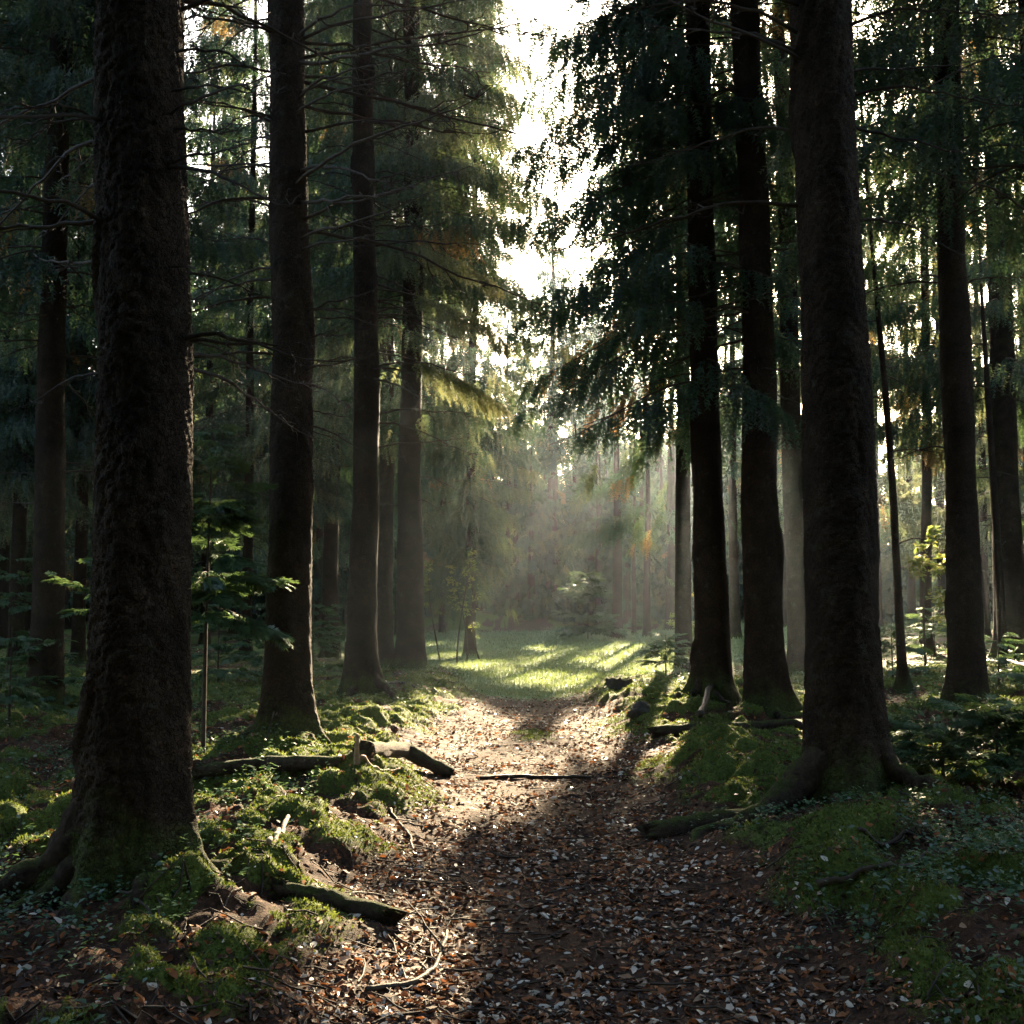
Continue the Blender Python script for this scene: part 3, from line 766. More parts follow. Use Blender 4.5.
# ------------------------------------------------------------------ far wood as one mass
def woodland():
    rng = np.random.default_rng(555)
    spots = []
    def add(x, y, H): spots.append((x, y, H))
    for i in range(50):      # beyond the meadow
        x = rng.uniform(-34, 26); y = rng.uniform(66, 98); add(x, y, (rng.uniform(16, 21) + (y - 66) * .08) * (.8 if x > 14 else 1))
    for i in range(85):      # denser low spruces at the back edge
        x = rng.uniform(-16, 26); y = rng.uniform(57, 70); add(x, y, rng.uniform(7, 14))
    for i in range(150):      # young growth closing the view under the crowns
        x = rng.uniform(-42, 46); y = 60 + 44 * rng.uniform(0, 1) ** 1.6; add(x, y, rng.uniform(3, 8))
    for i in range(34):      # left flank
        y = rng.uniform(14, 62); x = -rng.uniform(.47 * y + 5, .47 * y + 20); add(x, y, rng.uniform(19, 27))
    for i in range(26):      # left interior, behind the named ones
        y = rng.uniform(46, 66); x = rng.uniform(-28, -8); add(x, y, rng.uniform(18, 25))
    for i in range(40):      # right flank
        y = rng.uniform(10, 62); x = rng.uniform(.47 * y + 5, .47 * y + 20); add(x, y, rng.uniform(19, 25) if y < 35 else rng.uniform(14, 18))
    for (x, y, H) in ((5.6, 72, 24), (8.6, 70, 36), (12.9, 71, 35), (10.6, 77, 38), (15, 76, 32), (7.6, 80, 37), (13.4, 80, 38), (4.6, 82, 25), (16.5, 72, 30)): add(x, y, H)  # extra tall trees added to keep the sun off the left wood
    for i in range(10):
        y = rng.uniform(52, 66); x = rng.uniform(16, 32); add(x, y, rng.uniform(13, 17))
    for i in range(70):      # behind the viewpoint
        a = rng.uniform(PI * .95, PI * 2.05); r = rng.uniform(5, 26); add(r * math.cos(a) * 1.1, r * math.sin(a) - 1.5, rng.uniform(20, 27))
    VV = []; FF = []; TT = []; WV = []; WQ = []; o = 0; wo = 0
    for (x, y, H) in spots:
        z = float(hgt(x, y)); ax = trunk_axis(0, H, 1)
        vis = y > 40 and abs(x) < .5 * y + 3
        paths = branch_paths(rng, (rng.uniform(1.0, 3.5) if y > 10 else rng.uniform(3, 6)) if H > 14 else .2, H - .3, H, (rng.uniform(2.6, 3.5) if H < 28 else 4.4) if H > 14 else rng.uniform(1.5, 2.6), (4.2 if H < 28 else 3.2) if H > 14 else 7, top_pow=.75 if H < 28 else .42)
        V, F, tv, tb = crown(rng, paths, ax, 2, fl=.85 if vis else 1.25, step=.25 if vis else .36, wide=.36, base=(x, y, z), twig_all=False, brown=.008)
        VV.append(V + np.array([x, y, z])); FF.append(F + o); TT.append(tv); o += len(V)
        zt = np.array([-.3, .3, 2, H * .5, H]); r = .2
        tv_, tq, tt = tube(np.stack([np.full(5, x), np.full(5, y), z + zt], -1), [r * 1.5, r * 1.1, r, r * .6, .02], 8, False)
        WV.append(tv_); WQ.append(tq + wo); wo += len(tv_)
    V = np.vstack(VV); W = np.vstack(WV)
    me = mesh_np('woodland', np.vstack([V, W]), [(np.vstack(FF), 0), (np.vstack(WQ) + len(V), 1)], [M['needles'], M['bark_far']], np.concatenate([np.concatenate(TT), np.full(len(W), .3)]))
    tag(link('distant_woodland', me), 'dense dark spruce wood closing the view all round the clearing', 'forest', kind='stuff')
woodland()

# ------------------------------------------------------------------ saplings
def sapling(px, py, H, R, label, seed, lod=0, y=None, z0=.25, bpm=16, fl=.26, step=.055, r=.018, tintb=(0, .86), droop=(.0, .3), lean=0., name='spruce_sapling', group=None, up=(.0, .3), hang=(.0, .3), carve=False, low_short=.2):
    bx, by, bz = gpt(px, py)
    if y is not None:
        p = at_depth(px, py, y); bx, by = p[0], p[1]; bz = float(hgt(bx, by))
    rng = np.random.default_rng(seed)
    ax = trunk_axis(lean, H, seed)
    root = empty(name, (bx, by, bz), label, 'young tree', group)
    z = np.concatenate([[-.1], np.linspace(0, H, 16)])
    V, Q, T = tube(ax(z), np.linspace(r, r * .15, len(z)), 8)
    link('stem', mesh_np('stem', V, [(Q, 0), (T, 0)], [M['twig']], smooth=True), root)
    paths = branch_paths(rng, z0, H - .05, H + .15, R, bpm, up=up, droop=droop, low_short=low_short, top_pow=.9)
    V, F, tv, tb = crown(rng, paths, ax, lod, fl=fl, step=step, hang=hang, flat=1., wide=.34, start=.1, base=(bx, by, bz), carve=carve, br=.004, tintb=tintb, brown=0)
    link('foliage', crown_mesh(V, F, tv, tb, [M['young'], M['twig']]), root)
    return root
sapling(203, 752, 2.75, .75, 'young spruce with a thin stem between the two left trunks', 201, z0=1.1, bpm=24, r=.022, tintb=(.1, .86), droop=(.2, .55), fl=.3, step=.045)
sapling(112, 742, 1.95, .85, 'young spruce reaching out low boughs behind the thickest trunk', 202, z0=1.0, bpm=11, y=10.5)
sapling(8, 745, 1.05, .75, 'low young spruce at the lower left edge', 203, z0=.2, y=11.5)
sapling(42, 700, 1.0, .7, 'low young spruce in front of the dark left trunk', 204, z0=.15, y=14)
sapling(945, 828, .42, .95, 'low spreading young fir beside the stout right trunk', 205, z0=.10, bpm=55, y=8.3, droop=(.0, .25), up=(.1, .5), fl=.27, step=.07)
sapling(1000, 830, .55, .7, 'low dark young fir at the right edge of the picture', 206, z0=.1, bpm=50, y=8.0, up=(.2, .5), fl=.28)
sapling(893, 690, .9, .8, 'low sunlit young spruce between the leaning stem and the stout right trunk', 214, lod=1, z0=.1, bpm=22, fl=.32, step=.08, y=18, tintb=(.5, .86))  # sunlit tone put into the needle tint
sapling(1000, 705, .8, .9, 'low young spruce below the broad dark trunk at the right edge', 215, lod=1, z0=.1, bpm=22, fl=.32, step=.08, y=15.5)
sapling(935, 668, 1.1, 1.0, 'low golden-lit young spruce left of the dark right trunk', 216, lod=1, z0=.1, bpm=20, fl=.35, step=.09, y=24, tintb=(.6, .86))  # golden sunlight put into the needle tint
sapling(666, 680, .85, .7, 'small dark spruce at the right edge of the meadow', 207, lod=1, z0=.08, bpm=26, fl=.32, y=21)
sapling(588, 641, 2.6, 1.5, 'bushy young spruce in front of the tiered spruce', 208, lod=2, z0=.2, bpm=14, fl=.7, step=.12, y=42)
sapling(265, 655, 2.2, 1.0, 'shaded young spruce behind the trunk by the log, on its left', 209, lod=1, z0=.3, bpm=12, fl=.35, step=.08, y=20)
sapling(312, 668, 1.4, .9, 'shaded young spruce right of the trunk by the log', 210, lod=1, z0=.15, bpm=14, fl=.35, step=.08, y=19)
sapling(218, 668, 1.5, .9, 'low shaded spruce far behind the young thin-stemmed spruce', 211, lod=1, z0=.15, bpm=14, fl=.35, step=.08, y=18)
sapling(8, 655, 2.0, 1.1, 'young spruce deep at the left edge', 212, lod=1, z0=.3, bpm=11, fl=.4, step=.09, y=19)
sapling(345, 655, 1.6, .9, 'young spruce in shade between slender and thin trunks', 213, lod=1, z0=.2, bpm=12, fl=.35, step=.08, y=26)

def broad(px, py, H, label, seed, y=None, n=260, spread=.5, leaf=.06, curve=.2, z0=.4, name='sapling'):
    bx, by, bz = gpt(px, py)
    if y is not None:
        p = at_depth(px, py, y); bx, by = p[0], p[1]; bz = float(hgt(bx, by))
    rng = np.random.default_rng(seed)
    root = empty(name, (bx, by, bz), label, 'young tree')
    z = np.linspace(-.1, H, 18); a = rng.uniform(0, 6.28)
    st = np.stack([curve * np.sin(z / H * 2.2 + a) - curve * math.sin(a) , .1 * np.sin(z * 2 + a), z], -1)
    ts = [tube(st, np.linspace(.028, .005, 18), 6)]
    P = []; A = []
    for q in range(int(H * 7)):
        i = rng.integers(int(18 * z0 / H), 18); b = st[i]; az = rng.uniform(0, 6.28); L = spread * rng.uniform(.4, 1) * (1.2 - i / 18)
        s = np.linspace(0, 1, 6)[:, None]
        p = b + np.array([math.cos(az), math.sin(az), rng.uniform(-.1, .5)]) * L * s - np.array([0, 0, .2]) * L * s ** 2
        ts.append(tube(p, np.linspace(.006, .0015, 6), 4))
        k = max(4, int(n / (H * 7)))
        u = rng.uniform(.3, 1, k)[:, None]
        P.append(p[0] + (p[-1] - p[0]) * u + rng.normal(0, .03, (k, 3))); d = rng.normal(0, 1, (k, 3)); d[:, 2] = d[:, 2] * .4 - .2; A.append(d)
    V, Q, T = join_tubes(ts)
    link('stem', mesh_np('stem', V, [(Q, 0), (T, 0)], [M['twig']], smooth=True), root)
    P = np.vstack(P); A = np.vstack(A)
    tm = np.array([[0, 0, 0], [.45, .27, .05], [1, 0, -.05], [.45, -.27, .05]], float)
    V, F, tv = place_fronds(P, A, nrm(np.array([0, 0, 1.]) + rng.normal(0, .4, P.shape)), leaf * rng.uniform(.6, 1.2, len(P)), tm, rng.uniform(0, 1, len(P)))
    link('foliage', mesh_np('foliage', V, [(F, 0)], [M['broad']], tv), root)
    return root
broad(440, 657, 2.4, 'leftmost of the thin curved saplings at the meadow edge', 301, y=27, spread=.6, leaf=.09, z0=1.2)
broad(457, 662, 2.6, 'thin upright sapling right of the leftmost curved one', 302, y=26, spread=.6, leaf=.09, z0=1.4)
broad(467, 656, 2.3, 'thin crooked sapling between two others at the meadow edge', 303, y=27, spread=.5, leaf=.09, z0=1.4, curve=.3)
broad(480, 655, 1.7, 'rightmost and shortest of the thin curved saplings, leafier', 304, y=27.5, n=110, spread=.5, leaf=.08, z0=.7, curve=.3)
broad(924, 672, 2.6, 'young tree with bright sunlit yellow-green leaves on the right', 305, y=20.5, n=900, spread=1.1, leaf=.12, z0=.7)
broad(684, 640, 1.9, 'bright leafy bush beyond the trunks at the meadow edge', 306, y=36, n=700, spread=.9, leaf=.16, z0=.4, name='bush')
broad(815, 688, .95, 'small sunlit leafy sprig left of the stout right trunk', 307, y=13.5, n=90, spread=.22, leaf=.07, z0=.5)

# ------------------------------------------------------------------ ground
def axis_coords(lo, hi, c0, c1, fine, grow):
    a = [c0]
    st = fine
    v = c0
    mid = list(np.arange(c0, c1, fine))
    up = []; v = mid[-1]; st = fine
    while v < hi: st *= grow; v += st; up.append(min(v, hi))
    dn = []; v = c0; st = fine
    while v > lo: st *= grow; v -= st; dn.append(max(v, lo))
    return np.array(dn[::-1] + mid + up)
gx = axis_coords(-140, 140, -4.6, 4.6, .030, 1.035)
gy = axis_coords(-70, 170, 3.2, 13.0, .032, 1.022)
GX, GY = np.meshgrid(gx, gy)
GZ = hgt(GX.ravel(), GY.ravel())
GV = np.stack([GX.ravel(), GY.ravel(), GZ], -1)
nx, ny = len(gx), len(gy)
i = np.arange(ny - 1)[:, None] * nx; j = np.arange(nx - 1)[None, :]
GF = np.stack([i + j, i + j + 1, i + nx + j + 1, i + nx + j], -1).reshape(-1, 4)
mm = moss_mask(GV[:, 0], GV[:, 1]); cg = clearing(GV[:, 0], GV[:, 1])
me = mesh_np('ground', GV, [(GF, 0)], [M['ground']], {'moss': mm * (1 - cg), 'grass': cg}, smooth=True)
tag(link('ground', me), 'forest floor with a brown leafy path, mossy banks and a meadow', 'ground', kind='structure')

def scatter(n, ymin, ymax, half, rng, power=1.0):
    """points in the seen wedge, denser near the camera"""
    u = rng.uniform(0, 1, n)
    y = ymin * (ymax / ymin) ** u if power == 1 else ymin + (ymax - ymin) * u
    x = rng.uniform(-1, 1, n) * (half * y + .6)
    return x, y

def ground_normal(x, y, e=.03):
    dx = (hgt(x + e, y) - hgt(x - e, y)) / (2 * e); dy = (hgt(x, y + e) - hgt(x, y - e)) / (2 * e)
    return nrm(np.stack([-dx, -dy, np.ones_like(dx)], -1))

def litter():
    rng = np.random.default_rng(71)
    x, y = scatter(300000, 3.4, 34, .50, rng)
    xr = rng.uniform(4, 18, 30000); yr = rng.uniform(15, 42, 30000); x = np.concatenate([x, xr]); y = np.concatenate([y, yr])
    m = moss_mask(x, y); p = path_mid(y); w = path_half(y)
    onp = 1 - sst(0, .5, np.abs(x - p) - w)
    clump = fbm(x * 1.7, y * 1.7, 81)
    pr = (.22 + .50 * onp + .25 * sst(.45, .65, clump)) * (.25 + .75 * sst(.36, .58, fbm(x * 3.1, y * 3.1, 88))) * (1 - .55 * m) * (1 - clearing(x, y) * .95)
    k = rng.random(len(x)) < pr
    x, y, onp = x[k], y[k], onp[k]; n = len(x)
    P = np.stack([x, y, hgt(x, y) + .004], -1)
    N = nrm(ground_normal(x, y) + rng.normal(0, .33, (n, 3)))
    A = nrm(rng.normal(0, 1, (n, 3)) * np.array([1, 1, .1])); A = nrm(A - N * np.sum(A * N, -1, keepdims=True))
    tm = []
    for (cu, cw) in ((.10, .26), (.22, .22), (-.12, .30)):
        t = np.array([[0, 0, 0], [.3, cw, cu], [.5, 0, .05 * cu], [.3, -cw, cu], [.72, cw * .75, cu * 1.1], [1, 0, cu * .8], [.72, -cw * .75, cu * .9]], float)
        tm.append(t)
    q = np.array([[0, 1, 2, 3], [1, 4, 5, 2], [2, 5, 6, 3]])
    S = np.exp(rng.normal(math.log(.027), .40, n)).clip(.011, .055) * (1 + .02 * y)
    u = rng.random(n)
    tint = np.where(u < .58, rng.uniform(0, .30, n), np.where(u < .9, rng.uniform(.38, .66, n), rng.uniform(.66, .80, n)))
    pale = rng.random(n) < (.05 + .095 * onp)
    tint = np.where(pale, rng.uniform(.84, 1, n), tint)  # whitish tint stands in for sky reflected on wet leaves
    VV = []; FF = []; TT = []; o = 0; which = rng.integers(0, 3, n)
    for v in range(3):
        k = which == v
        Y = np.cross(N[k], A[k]); T = tm[v]
        V = P[k][:, None, :] + S[k][:, None, None] * ((T[None, :, 0:1] - .5) * A[k][:, None, :] + T[None, :, 1:2] * Y[:, None, :] + T[None, :, 2:3] * N[k][:, None, :])
        c = k.sum(); F = (np.arange(c)[:, None, None] * 7 + q[None]).reshape(-1, 4) + o
        VV.append(V.reshape(-1, 3)); FF.append(F); TT.append(np.repeat(tint[k], 7)); o += c * 7
    me = mesh_np('fallen_leaves', np.vstack(VV), [(np.vstack(FF), 0)], [M['litter']], np.concatenate(TT), smooth=True)
    tag(link('fallen_leaves', me), 'brown, orange and pale fallen leaves, some whitened like sky glints, strewn over the path and banks', 'leaves', kind='stuff')
litter()

def moss():
    rng = np.random.default_rng(72)
    x, y = scatter(620000, 3.4, 22, .50, rng)
    m = moss_mask(x, y)
    k = rng.random(len(x)) < sst(.25, .8, m) * (1 - clearing(x, y))
    x, y = x[k], y[k]; n = len(x)
    P = np.stack([x, y, hgt(x, y) - .004], -1)
    N = nrm(ground_normal(x, y) + rng.normal(0, .45, (n, 3)))
    A = N; side = nrm(np.cross(rng.normal(0, 1, (n, 3)), A))
    tm = np.array([[0, -.10, 0], [.6, -.19, .05], [1, .02, .16], [.5, .18, -.05]], float)
    S = rng.uniform(.007, .019, n) * (1 + .07 * y)
    tint = np.clip(fbm(x * 3, y * 3, 14) * .9 - .05 + rng.normal(0, .16, n), 0, 1)
    V, F, tv = place_fronds(P, A, side, S, tm, tint)
    me = mesh_np('moss', V, [(F, 0)], [M['mosst']], tv)
    tag(link('moss', me), 'green moss cushions over the banks beside the path', 'moss', kind='stuff')
moss()

def twig_litter():
    rng = np.random.default_rng(75)
    x, y = scatter(2600, 3.4, 20, .50, rng)
    k = rng.random(len(x)) < (1 - clearing(x, y)); x, y = x[k], y[k]; n = len(x)
    ts = []
    L = .05 + .22 * rng.uniform(0, 1, n) ** 2; az = rng.uniform(0, PI, n)
    for i in range(n):
        q = np.linspace(-.5, .5, 4) * L[i]; b = rng.normal(0, .06 * L[i], 4)
        px_ = x[i] + q * math.cos(az[i]) - b * math.sin(az[i]); py_ = y[i] + q * math.sin(az[i]) + b * math.cos(az[i])
        ts.append((px_, py_))
    PX = np.array([t[0] for t in ts]); PY = np.array([t[1] for t in ts]); PZ = hgt(PX.ravel(), PY.ravel()).reshape(PX.shape) + .012
    VV = []; FF = []; o = 0
    for i in range(n):
        V, F, _ = tube(np.stack([PX[i], PY[i], PZ[i]], -1), np.array([1, .9, .7, .4]) * (.0022 + .012 * L[i]), 4, False)
        VV.append(V); FF.append(F + o); o += len(V)
    tag(link('fallen_twigs', mesh_np('fallen_twigs', np.vstack(VV), [(np.vstack(FF), 0)], [M['twig']])), 'thin dead twigs littering the forest floor', 'twigs', kind='stuff')
twig_litter()

def grass():
    rng = np.random.default_rng(73)
    x, y = scatter(160000, 17, 56, .42, rng)
    k = rng.random(len(x)) < clearing(x, y) * .9
    x, y = x[k], y[k]; n = len(x)
    P = np.stack([x, y, hgt(x, y) - .005], -1)
    A = nrm(np.array([0, 0, 1.]) + rng.normal(0, .35, (n, 3))); side = nrm(np.cross(rng.normal(0, 1, (n, 3)), A))
    tm = np.array([[0, -.10, 0], [.55, -.09, .06], [1, 0, .25], [.55, .09, .06]], float)
    S = rng.uniform(.04, .09, n) * (.7 + .02 * y)
    V, F, tv = place_fronds(P, A, side, S, tm, np.clip(fbm(x * .7, y * .7, 24) + rng.normal(0, .18, n), 0, 1))
    me = mesh_np('grass', V, [(F, 0)], [M['grass']], tv)
    tag(link('grass', me), 'short pale green grass of the meadow in the clearing', 'grass', kind='stuff')
grass()

def undergrowth():
    rng = np.random.default_rng(74)
    tm = np.array([[.1, 0, 0], [.55, .26, .10], [1, 0, .02], [.55, -.26, .10]], float)
    x, y = scatter(34000, 3.4, 34, .50, rng)
    d = fbm(x * .8, y * .8, 66)
    right = .75 * sst(.9, 1.8, x) * (1 - sst(6.5, 9, y)) + .35 * (x < -1.2) + .4 * sst(12, 16, y) * (1 - clearing(x, y))
    k = (rng.random(len(x)) < right * sst(.35, .6, d)) & (np.abs(x - path_mid(y)) > path_half(y) * .95)
    x, y = x[k], y[k]; n = len(x)
    xr = rng.uniform(5, 17, 5000); yr = rng.uniform(17, 42, 5000); kr = rng.random(5000) < sst(.42, .6, fbm(xr * .7, yr * .7, 67)) * (1 - clearing(xr, yr))
    x = np.concatenate([x, xr[kr]]); y = np.concatenate([y, yr[kr]]); n = len(x)
    base = np.stack([x, y, hgt(x, y)], -1)
    P = []; A = []; S = []; T = []
    for q in range(7):
        az = rng.uniform(0, 6.28, n); h = rng.uniform(.01, .10, n)
        P.append(base + np.stack([np.cos(az) * .02, np.sin(az) * .02, h], -1))
        A.append(np.stack([np.cos(az), np.sin(az), rng.uniform(-.2, .5, n)], -1)); S.append(rng.uniform(.012, .040, n) * (1 + .035 * y)); T.append(rng.uniform(0, .8, n) ** 1.5)
    P = np.vstack(P); A = np.vstack(A); S = np.concatenate(S); T = np.concatenate(T)
    V, F, tv = place_fronds(P, A, nrm(np.array([0, 0, 1.]) + rng.normal(0, .3, P.shape)), S, tm, T)
    me = mesh_np('ground_plants', V, [(F, 0)], [M['young']], tv)
    tag(link('ground_plants', me), 'low leafy green plants covering the shaded bank', 'ground cover', kind='stuff')
undergrowth()

# ------------------------------------------------------------------ logs, sticks, stump, stones
def stick(pix, r, label, name='fallen_branch', mat='twig', seed=1, forks=0, lift=.0, seg=7, wob=.02, cat='branch', taper=.4, noise=0., ys=None):
    """pix: (px, py[, height above ground]) along the piece"""
    rng = np.random.default_rng(seed)
    pts = []
    for p in pix:
        x, y, z = gpt(p[0], p[1]); pts.append((x, y, z + r * .75 + (p[2] if len(p) > 2 else 0)))
    pts = np.array(pts); c = pts[0].copy()
    n = 22; u = np.linspace(0, len(pts) - 1, n); i = np.minimum(u.astype(int), len(pts) - 2); f = (u - i)[:, None]
    path = pts[i] * (1 - f) + pts[i + 1] * f + np.cumsum(rng.normal(0, wob / 5, (n, 3)), axis=0)
    g = hgt(path[:, 0], path[:, 1]); lift_ = np.interp(u, np.arange(len(pix)), [p[2] if len(p) > 2 else 0 for p in pix])
    if name == 'fallen_log':
        q = np.linspace(0, 1, n); line = g[0] * (1 - q) + g[-1] * q
        path[:, 2] = line + max(0, float(np.percentile(g - line, 60))) + r * .35 + lift_
    else:
        gs = np.convolve(np.pad(g, 2, mode='edge'), np.ones(5) / 5, 'valid')
        path[:, 2] = np.maximum(gs, g) + r * .7 + lift_ + (path[:, 2] - np.interp(u, np.arange(len(pts)), pts[:, 2])) * .5
    c = path[0].copy()
    rad = r * np.linspace(1, taper, n) * (1 + rng.normal(0, .06, n))
    V, Q, T = tube(path - c, rad, seg)
    if noise:
        m = n * seg; cen = np.repeat(path - c, seg, axis=0)
        k = 1 + (fbm(V[:m, 0] * 6 + V[:m, 2] * 9, V[:m, 1] * 6 + V[:m, 2] * 7, seed, 4) - .5) * noise
        V[:m] = cen + (V[:m] - cen) * k[:, None]
    if name == 'fallen_log':
        for e, sgn in ((0, -1), (n - 1, 1)):
            d = nrm((path[1] - path[0])[None])[0]
            V[e * seg:(e + 1) * seg] += d * (rng.uniform(-1.2, .9, seg)[:, None] * r * .9)
        V[-2:] -= np.array([[0, 0, r * .3], [0, 0, r * .3]])
    ts = [(V, Q, T)]
    for q in range(forks):
        a = rng.integers(5, n - 3); ll = rng.uniform(.15, .4); d = nrm((path[a + 1] - path[a])[None])[0]
        d = nrm((d + np.array([rng.uniform(-.8, .8), rng.uniform(-.8, .8), rng.uniform(0, .4)]))[None])[0]
        s = np.linspace(0, 1, 6)[:, None]
        ts.append(tube(path[a] - c + d * ll * s + np.cumsum(rng.normal(0, .01, (6, 3)), axis=0), np.linspace(r * .45, r * .12, 6), 5))
    V, Q, T = join_tubes(ts)
    o = link(name, mesh_np(name, V, [(Q, 0), (T, 0)], [M[mat]], smooth=True), None, tuple(c))
    tag(o, label, cat)
    return o

def log(pix, r, label, seed, **k):
    return stick(pix, r, label, name='fallen_log', mat='log', seed=seed, seg=36, cat='log', taper=k.pop('taper', .8), noise=k.pop('noise', .8), wob=.02, **k)
log([(362, 757, .02), (405, 764, .02), (452, 777, .0)], .074, 'mossy broken log end lying beside the sunlit path', 1)
log([(198, 778), (262, 768), (330, 763), (372, 766)], .055, 'long thin dark log lying in front of the straight left trunk', 2)
log([(275, 893), (330, 905), (402, 926)], .062, 'short mossy log lying across the left bank, nearest the path', 3)
log([(648, 838), (700, 828), (760, 815), (800, 806)], .07, 'mossy rotten log pointing from the stout trunk to the path', 4, taper=1.1)
log([(655, 738), (690, 728), (740, 728), (800, 728), (838, 734)], .065, 'dark mossy log lying below the broad-footed right trunk', 5)
log([(868, 728), (910, 736), (962, 742)], .07, 'dark log lying right of the stout trunk', 6)
stick([(862, 752), (905, 752), (985, 742)], .035, 'pale barked thin log behind the low spreading fir', name='fallen_branch', seed=8, mat='twig')
stick([(480, 780), (535, 779), (592, 779)], .022, 'straight dark branch lying across the path', seed=9, mat='dark_wood', taper=.7)
stick([(357, 767, .0), (357, 766, .22)], .026, 'pale splinter standing up at the broken log', seed=10, mat='pale_wood', wob=.005)
stick([(360, 764, .02), (400, 771, .01)], .018, 'pale split branch lying against the broken log', seed=11, mat='pale_wood', wob=.005)
stick([(268, 846), (287, 824, .03)], .015, 'short pale stick on the moss between trunk and path', seed=12, mat='pale_wood', wob=.005, taper=.9)
stick([(365, 992), (410, 985), (428, 968), (437, 938, .02)], .014, 'crooked forked twig at the lower edge of the path', seed=13, forks=3, taper=.5)
stick([(88, 890), (140, 905), (180, 935)], .010, 'thin curved twig at the foot of the thickest trunk', seed=14, forks=2)
stick([(818, 888), (880, 872), (940, 860), (998, 848)], .018, 'long thin branch lying on the dark lower right bank', seed=15, forks=3)
stick([(860, 832), (915, 836), (970, 842)], .014, 'thin branch on the ground below the low spreading fir', seed=16, forks=1)
stick([(190, 893, .0), (188, 892, .06), (184, 891, .13)], .009, 'small mossy twig standing up beside the trunk foot', seed=17, mat='log', wob=.004)
stick([(368, 690), (400, 684), (436, 694)], .03, 'dark branch lying on the mossy bank behind the slender trunk', seed=18, mat='dark_wood')
stick([(700, 722, .05), (712, 700, .16), (730, 706, .02)], .04, 'dark arched root piece beside the broad-footed trunk', seed=19, mat='dark_wood')
stick([(985, 660), (1024, 668), (1060, 676)], .05, 'pale sunlit log at the far right edge', seed=20, mat='twig')
stick([(266, 741), (272, 739, .15), (282, 738, .36)], .006, 'bare thin twig leaning before the straight left trunk', seed=22, wob=.004)
stick([(390, 810), (412, 838), (416, 858)], .012, 'grey root crossing the path edge in the sun', seed=23, forks=2)

def rock(px, py, sx, sy, sz, label, seed, mat='stone', name='stone', cat='stone'):
    x, y, z = gpt(px, py); rng = np.random.default_rng(seed)
    n1, n2 = 18, 26
    ph = np.linspace(0, PI, n1); th = np.arange(n2) * 2 * PI / n2
    PH, TH = np.meshgrid(ph, th, indexing='ij')
    X = np.sin(PH) * np.cos(TH); Y = np.sin(PH) * np.sin(TH); Z = np.cos(PH)
    k = 1 + (fbm(X * 1.8 + seed, Y * 1.8 + Z * 1.3, seed, 4) - .5) * 1.0
    V = np.stack([X * k * sx, Y * k * sy, Z * k * sz + sz * .35], -1).reshape(-1, 3)
    i = np.arange(n1 - 1)[:, None] * n2; j = np.arange(n2)[None, :]; jn = (j + 1) % n2
    F = np.stack([i + j, i + n2 + j, i + n2 + jn, i + jn], -1).reshape(-1, 4)
    tag(link(name, mesh_np(name, V, [(F, 0)], [M[mat]], smooth=True), None, (x, y, z)), label, cat)
rock(640, 714, .14, .12, .09, 'dark mossy stone left of the broad-footed trunk', 3)
rock(700, 672, .35, .3, .16, 'low stone between the small dark spruce and the trunks', 4)


def stump():
    x, y, z = gpt(619, 689)
    root = empty('tree_stump', (x, y, z), 'short dark stump at the right side where path meets meadow', 'stump')
    ax = lambda q: np.stack([0 * np.asarray(q), 0 * np.asarray(q), np.asarray(q, float)], -1)
    zz = np.linspace(-.1, .15, 10); seg = 28; th = np.arange(seg) * 2 * PI / seg
    V = []
    for a in zz:
        r = .17 + .09 * math.exp(-max(a, 0) / .06) * (.6 + .4 * np.cos(5 * th)) + (fbm(np.cos(th) * 2 + 9, np.sin(th) * 2 + a * 6, 4, 3) - .5) * .08
        top = (fbm(np.cos(th) * 3 + 3, np.sin(th) * 3, 8, 3) - .5) * .08 if a == zz[-1] else 0
        V.append(np.stack([r * np.cos(th), r * np.sin(th), np.full(seg, a) + top], -1))
    V = np.vstack(V); n = 10
    i = np.arange(n - 1)[:, None] * seg; j = np.arange(seg)[None, :]; jn = (j + 1) % seg
    F = np.stack([i + j, i + jn, i + seg + jn, i + seg + j], -1).reshape(-1, 4)
    link('stump_side', mesh_np('stump_side', V, [(F, 0)], [M['dark_wood']], smooth=True), root)
    top = np.vstack([V[-seg:], [[0, 0, .12]]]); jj = np.arange(seg)
    link('stump_top', mesh_np('stump_top', top, [(np.stack([jj, (jj + 1) % seg, np.full(seg, seg)], -1), 0)], [M['log']]), root)
stump()

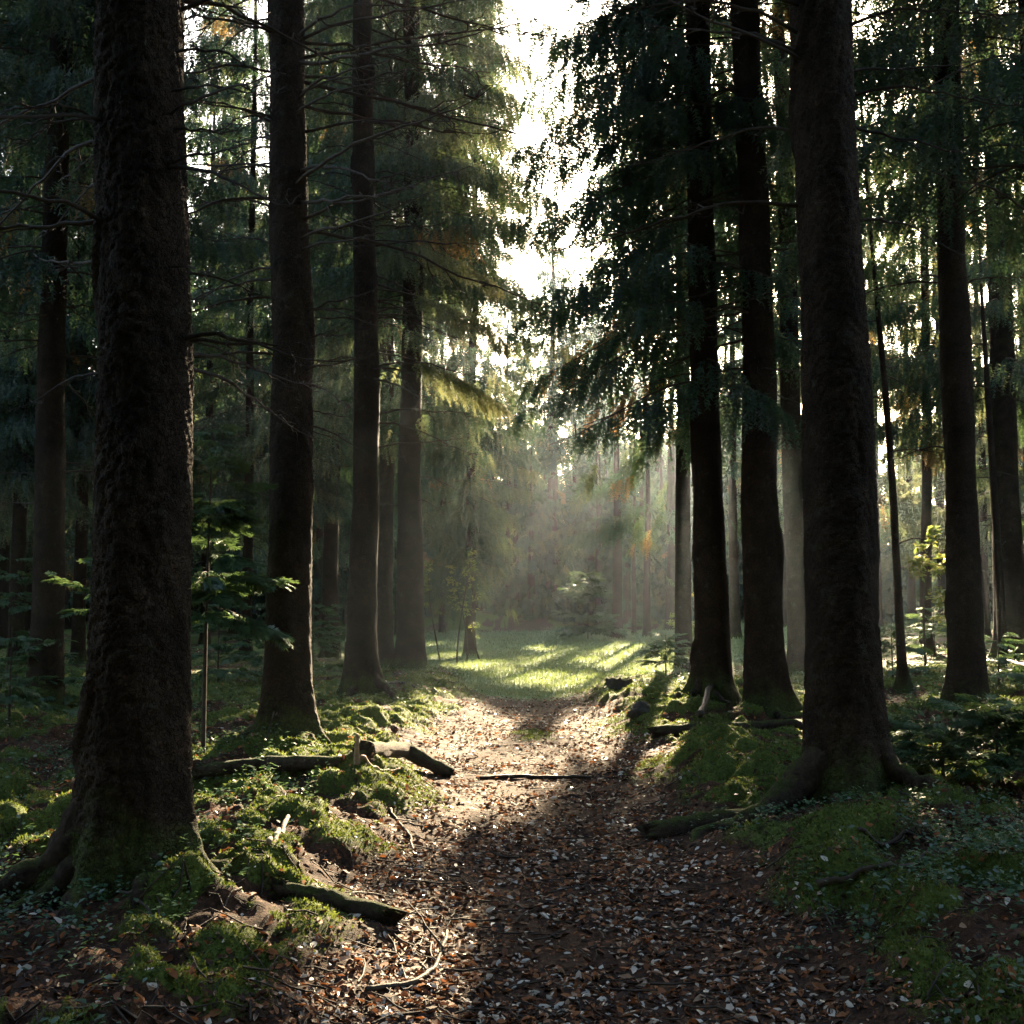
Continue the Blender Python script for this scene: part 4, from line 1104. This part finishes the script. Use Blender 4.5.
# ------------------------------------------------------------------ haze
def haze():
    k = NT('haze_air')
    v = k.n('ShaderNodeVolumePrincipled')
    v.inputs['Color'].default_value = (.74, .87, 1.0, 1)
    v.inputs['Density'].default_value = HAZE
    v.inputs['Anisotropy'].default_value = .80
    v.inputs['Density Attribute'].default_value = ''
    k.l(v.outputs[0], k.out.inputs['Volume'])
    x0, x1, y0, y1, z0, z1 = -142, 142, -72, 172, float(GZ.min()) - 1, 31
    V = np.array([[x, y, z] for z in (z0, z1) for y in (y0, y1) for x in (x0, x1)], float)
    F = np.array([[0, 2, 3, 1], [4, 5, 7, 6], [0, 1, 5, 4], [2, 6, 7, 3], [0, 4, 6, 2], [1, 3, 7, 5]])
    o = link('haze', mesh_np('haze', V, [(F, 0)], [k.m]))
    tag(o, 'pale morning haze hanging in the air of the wood', 'haze', kind='stuff')
HAZE = .00038
haze()

# ------------------------------------------------------------------ light
w = bpy.data.worlds.new('World'); sc.world = w; w.use_nodes = True
nt = w.node_tree; nt.nodes.clear()
sky = nt.nodes.new('ShaderNodeTexSky'); sky.sky_type = 'NISHITA'; sky.sun_disc = False
sky.sun_elevation = SUN_EL; sky.sun_rotation = SUN_AZ
sky.air_density = 1.2; sky.dust_density = 3.0; sky.ozone_density = 1.0
bg = nt.nodes.new('ShaderNodeBackground'); bg.inputs[1].default_value = .070
wo = nt.nodes.new('ShaderNodeOutputWorld')
nt.links.new(sky.outputs[0], bg.inputs[0]); nt.links.new(bg.outputs[0], wo.inputs[0])

sl = bpy.data.lights.new('sun', 'SUN'); sl.energy = 5.0; sl.angle = math.radians(.5); sl.color = (1.0, .79, .51)
so = bpy.data.objects.new('sun', sl); C.objects.link(so)
so.rotation_euler = Vector(SUN).to_track_quat('Z', 'Y').to_euler()

# ------------------------------------------------------------------ render settings
vs = sc.view_settings
vs.view_transform = 'Standard'; vs.look = 'None'; vs.exposure = 3.6; vs.gamma = 1.0; vs.use_curve_mapping = False
cy = sc.cycles
cy.max_bounces = 5; cy.diffuse_bounces = 2; cy.glossy_bounces = 2; cy.transmission_bounces = 3; cy.transparent_max_bounces = 8; cy.volume_bounces = 0
cy.use_denoising = True
cy.sample_clamp_indirect = 4.0
cy.caustics_reflective = False; cy.caustics_refractive = False
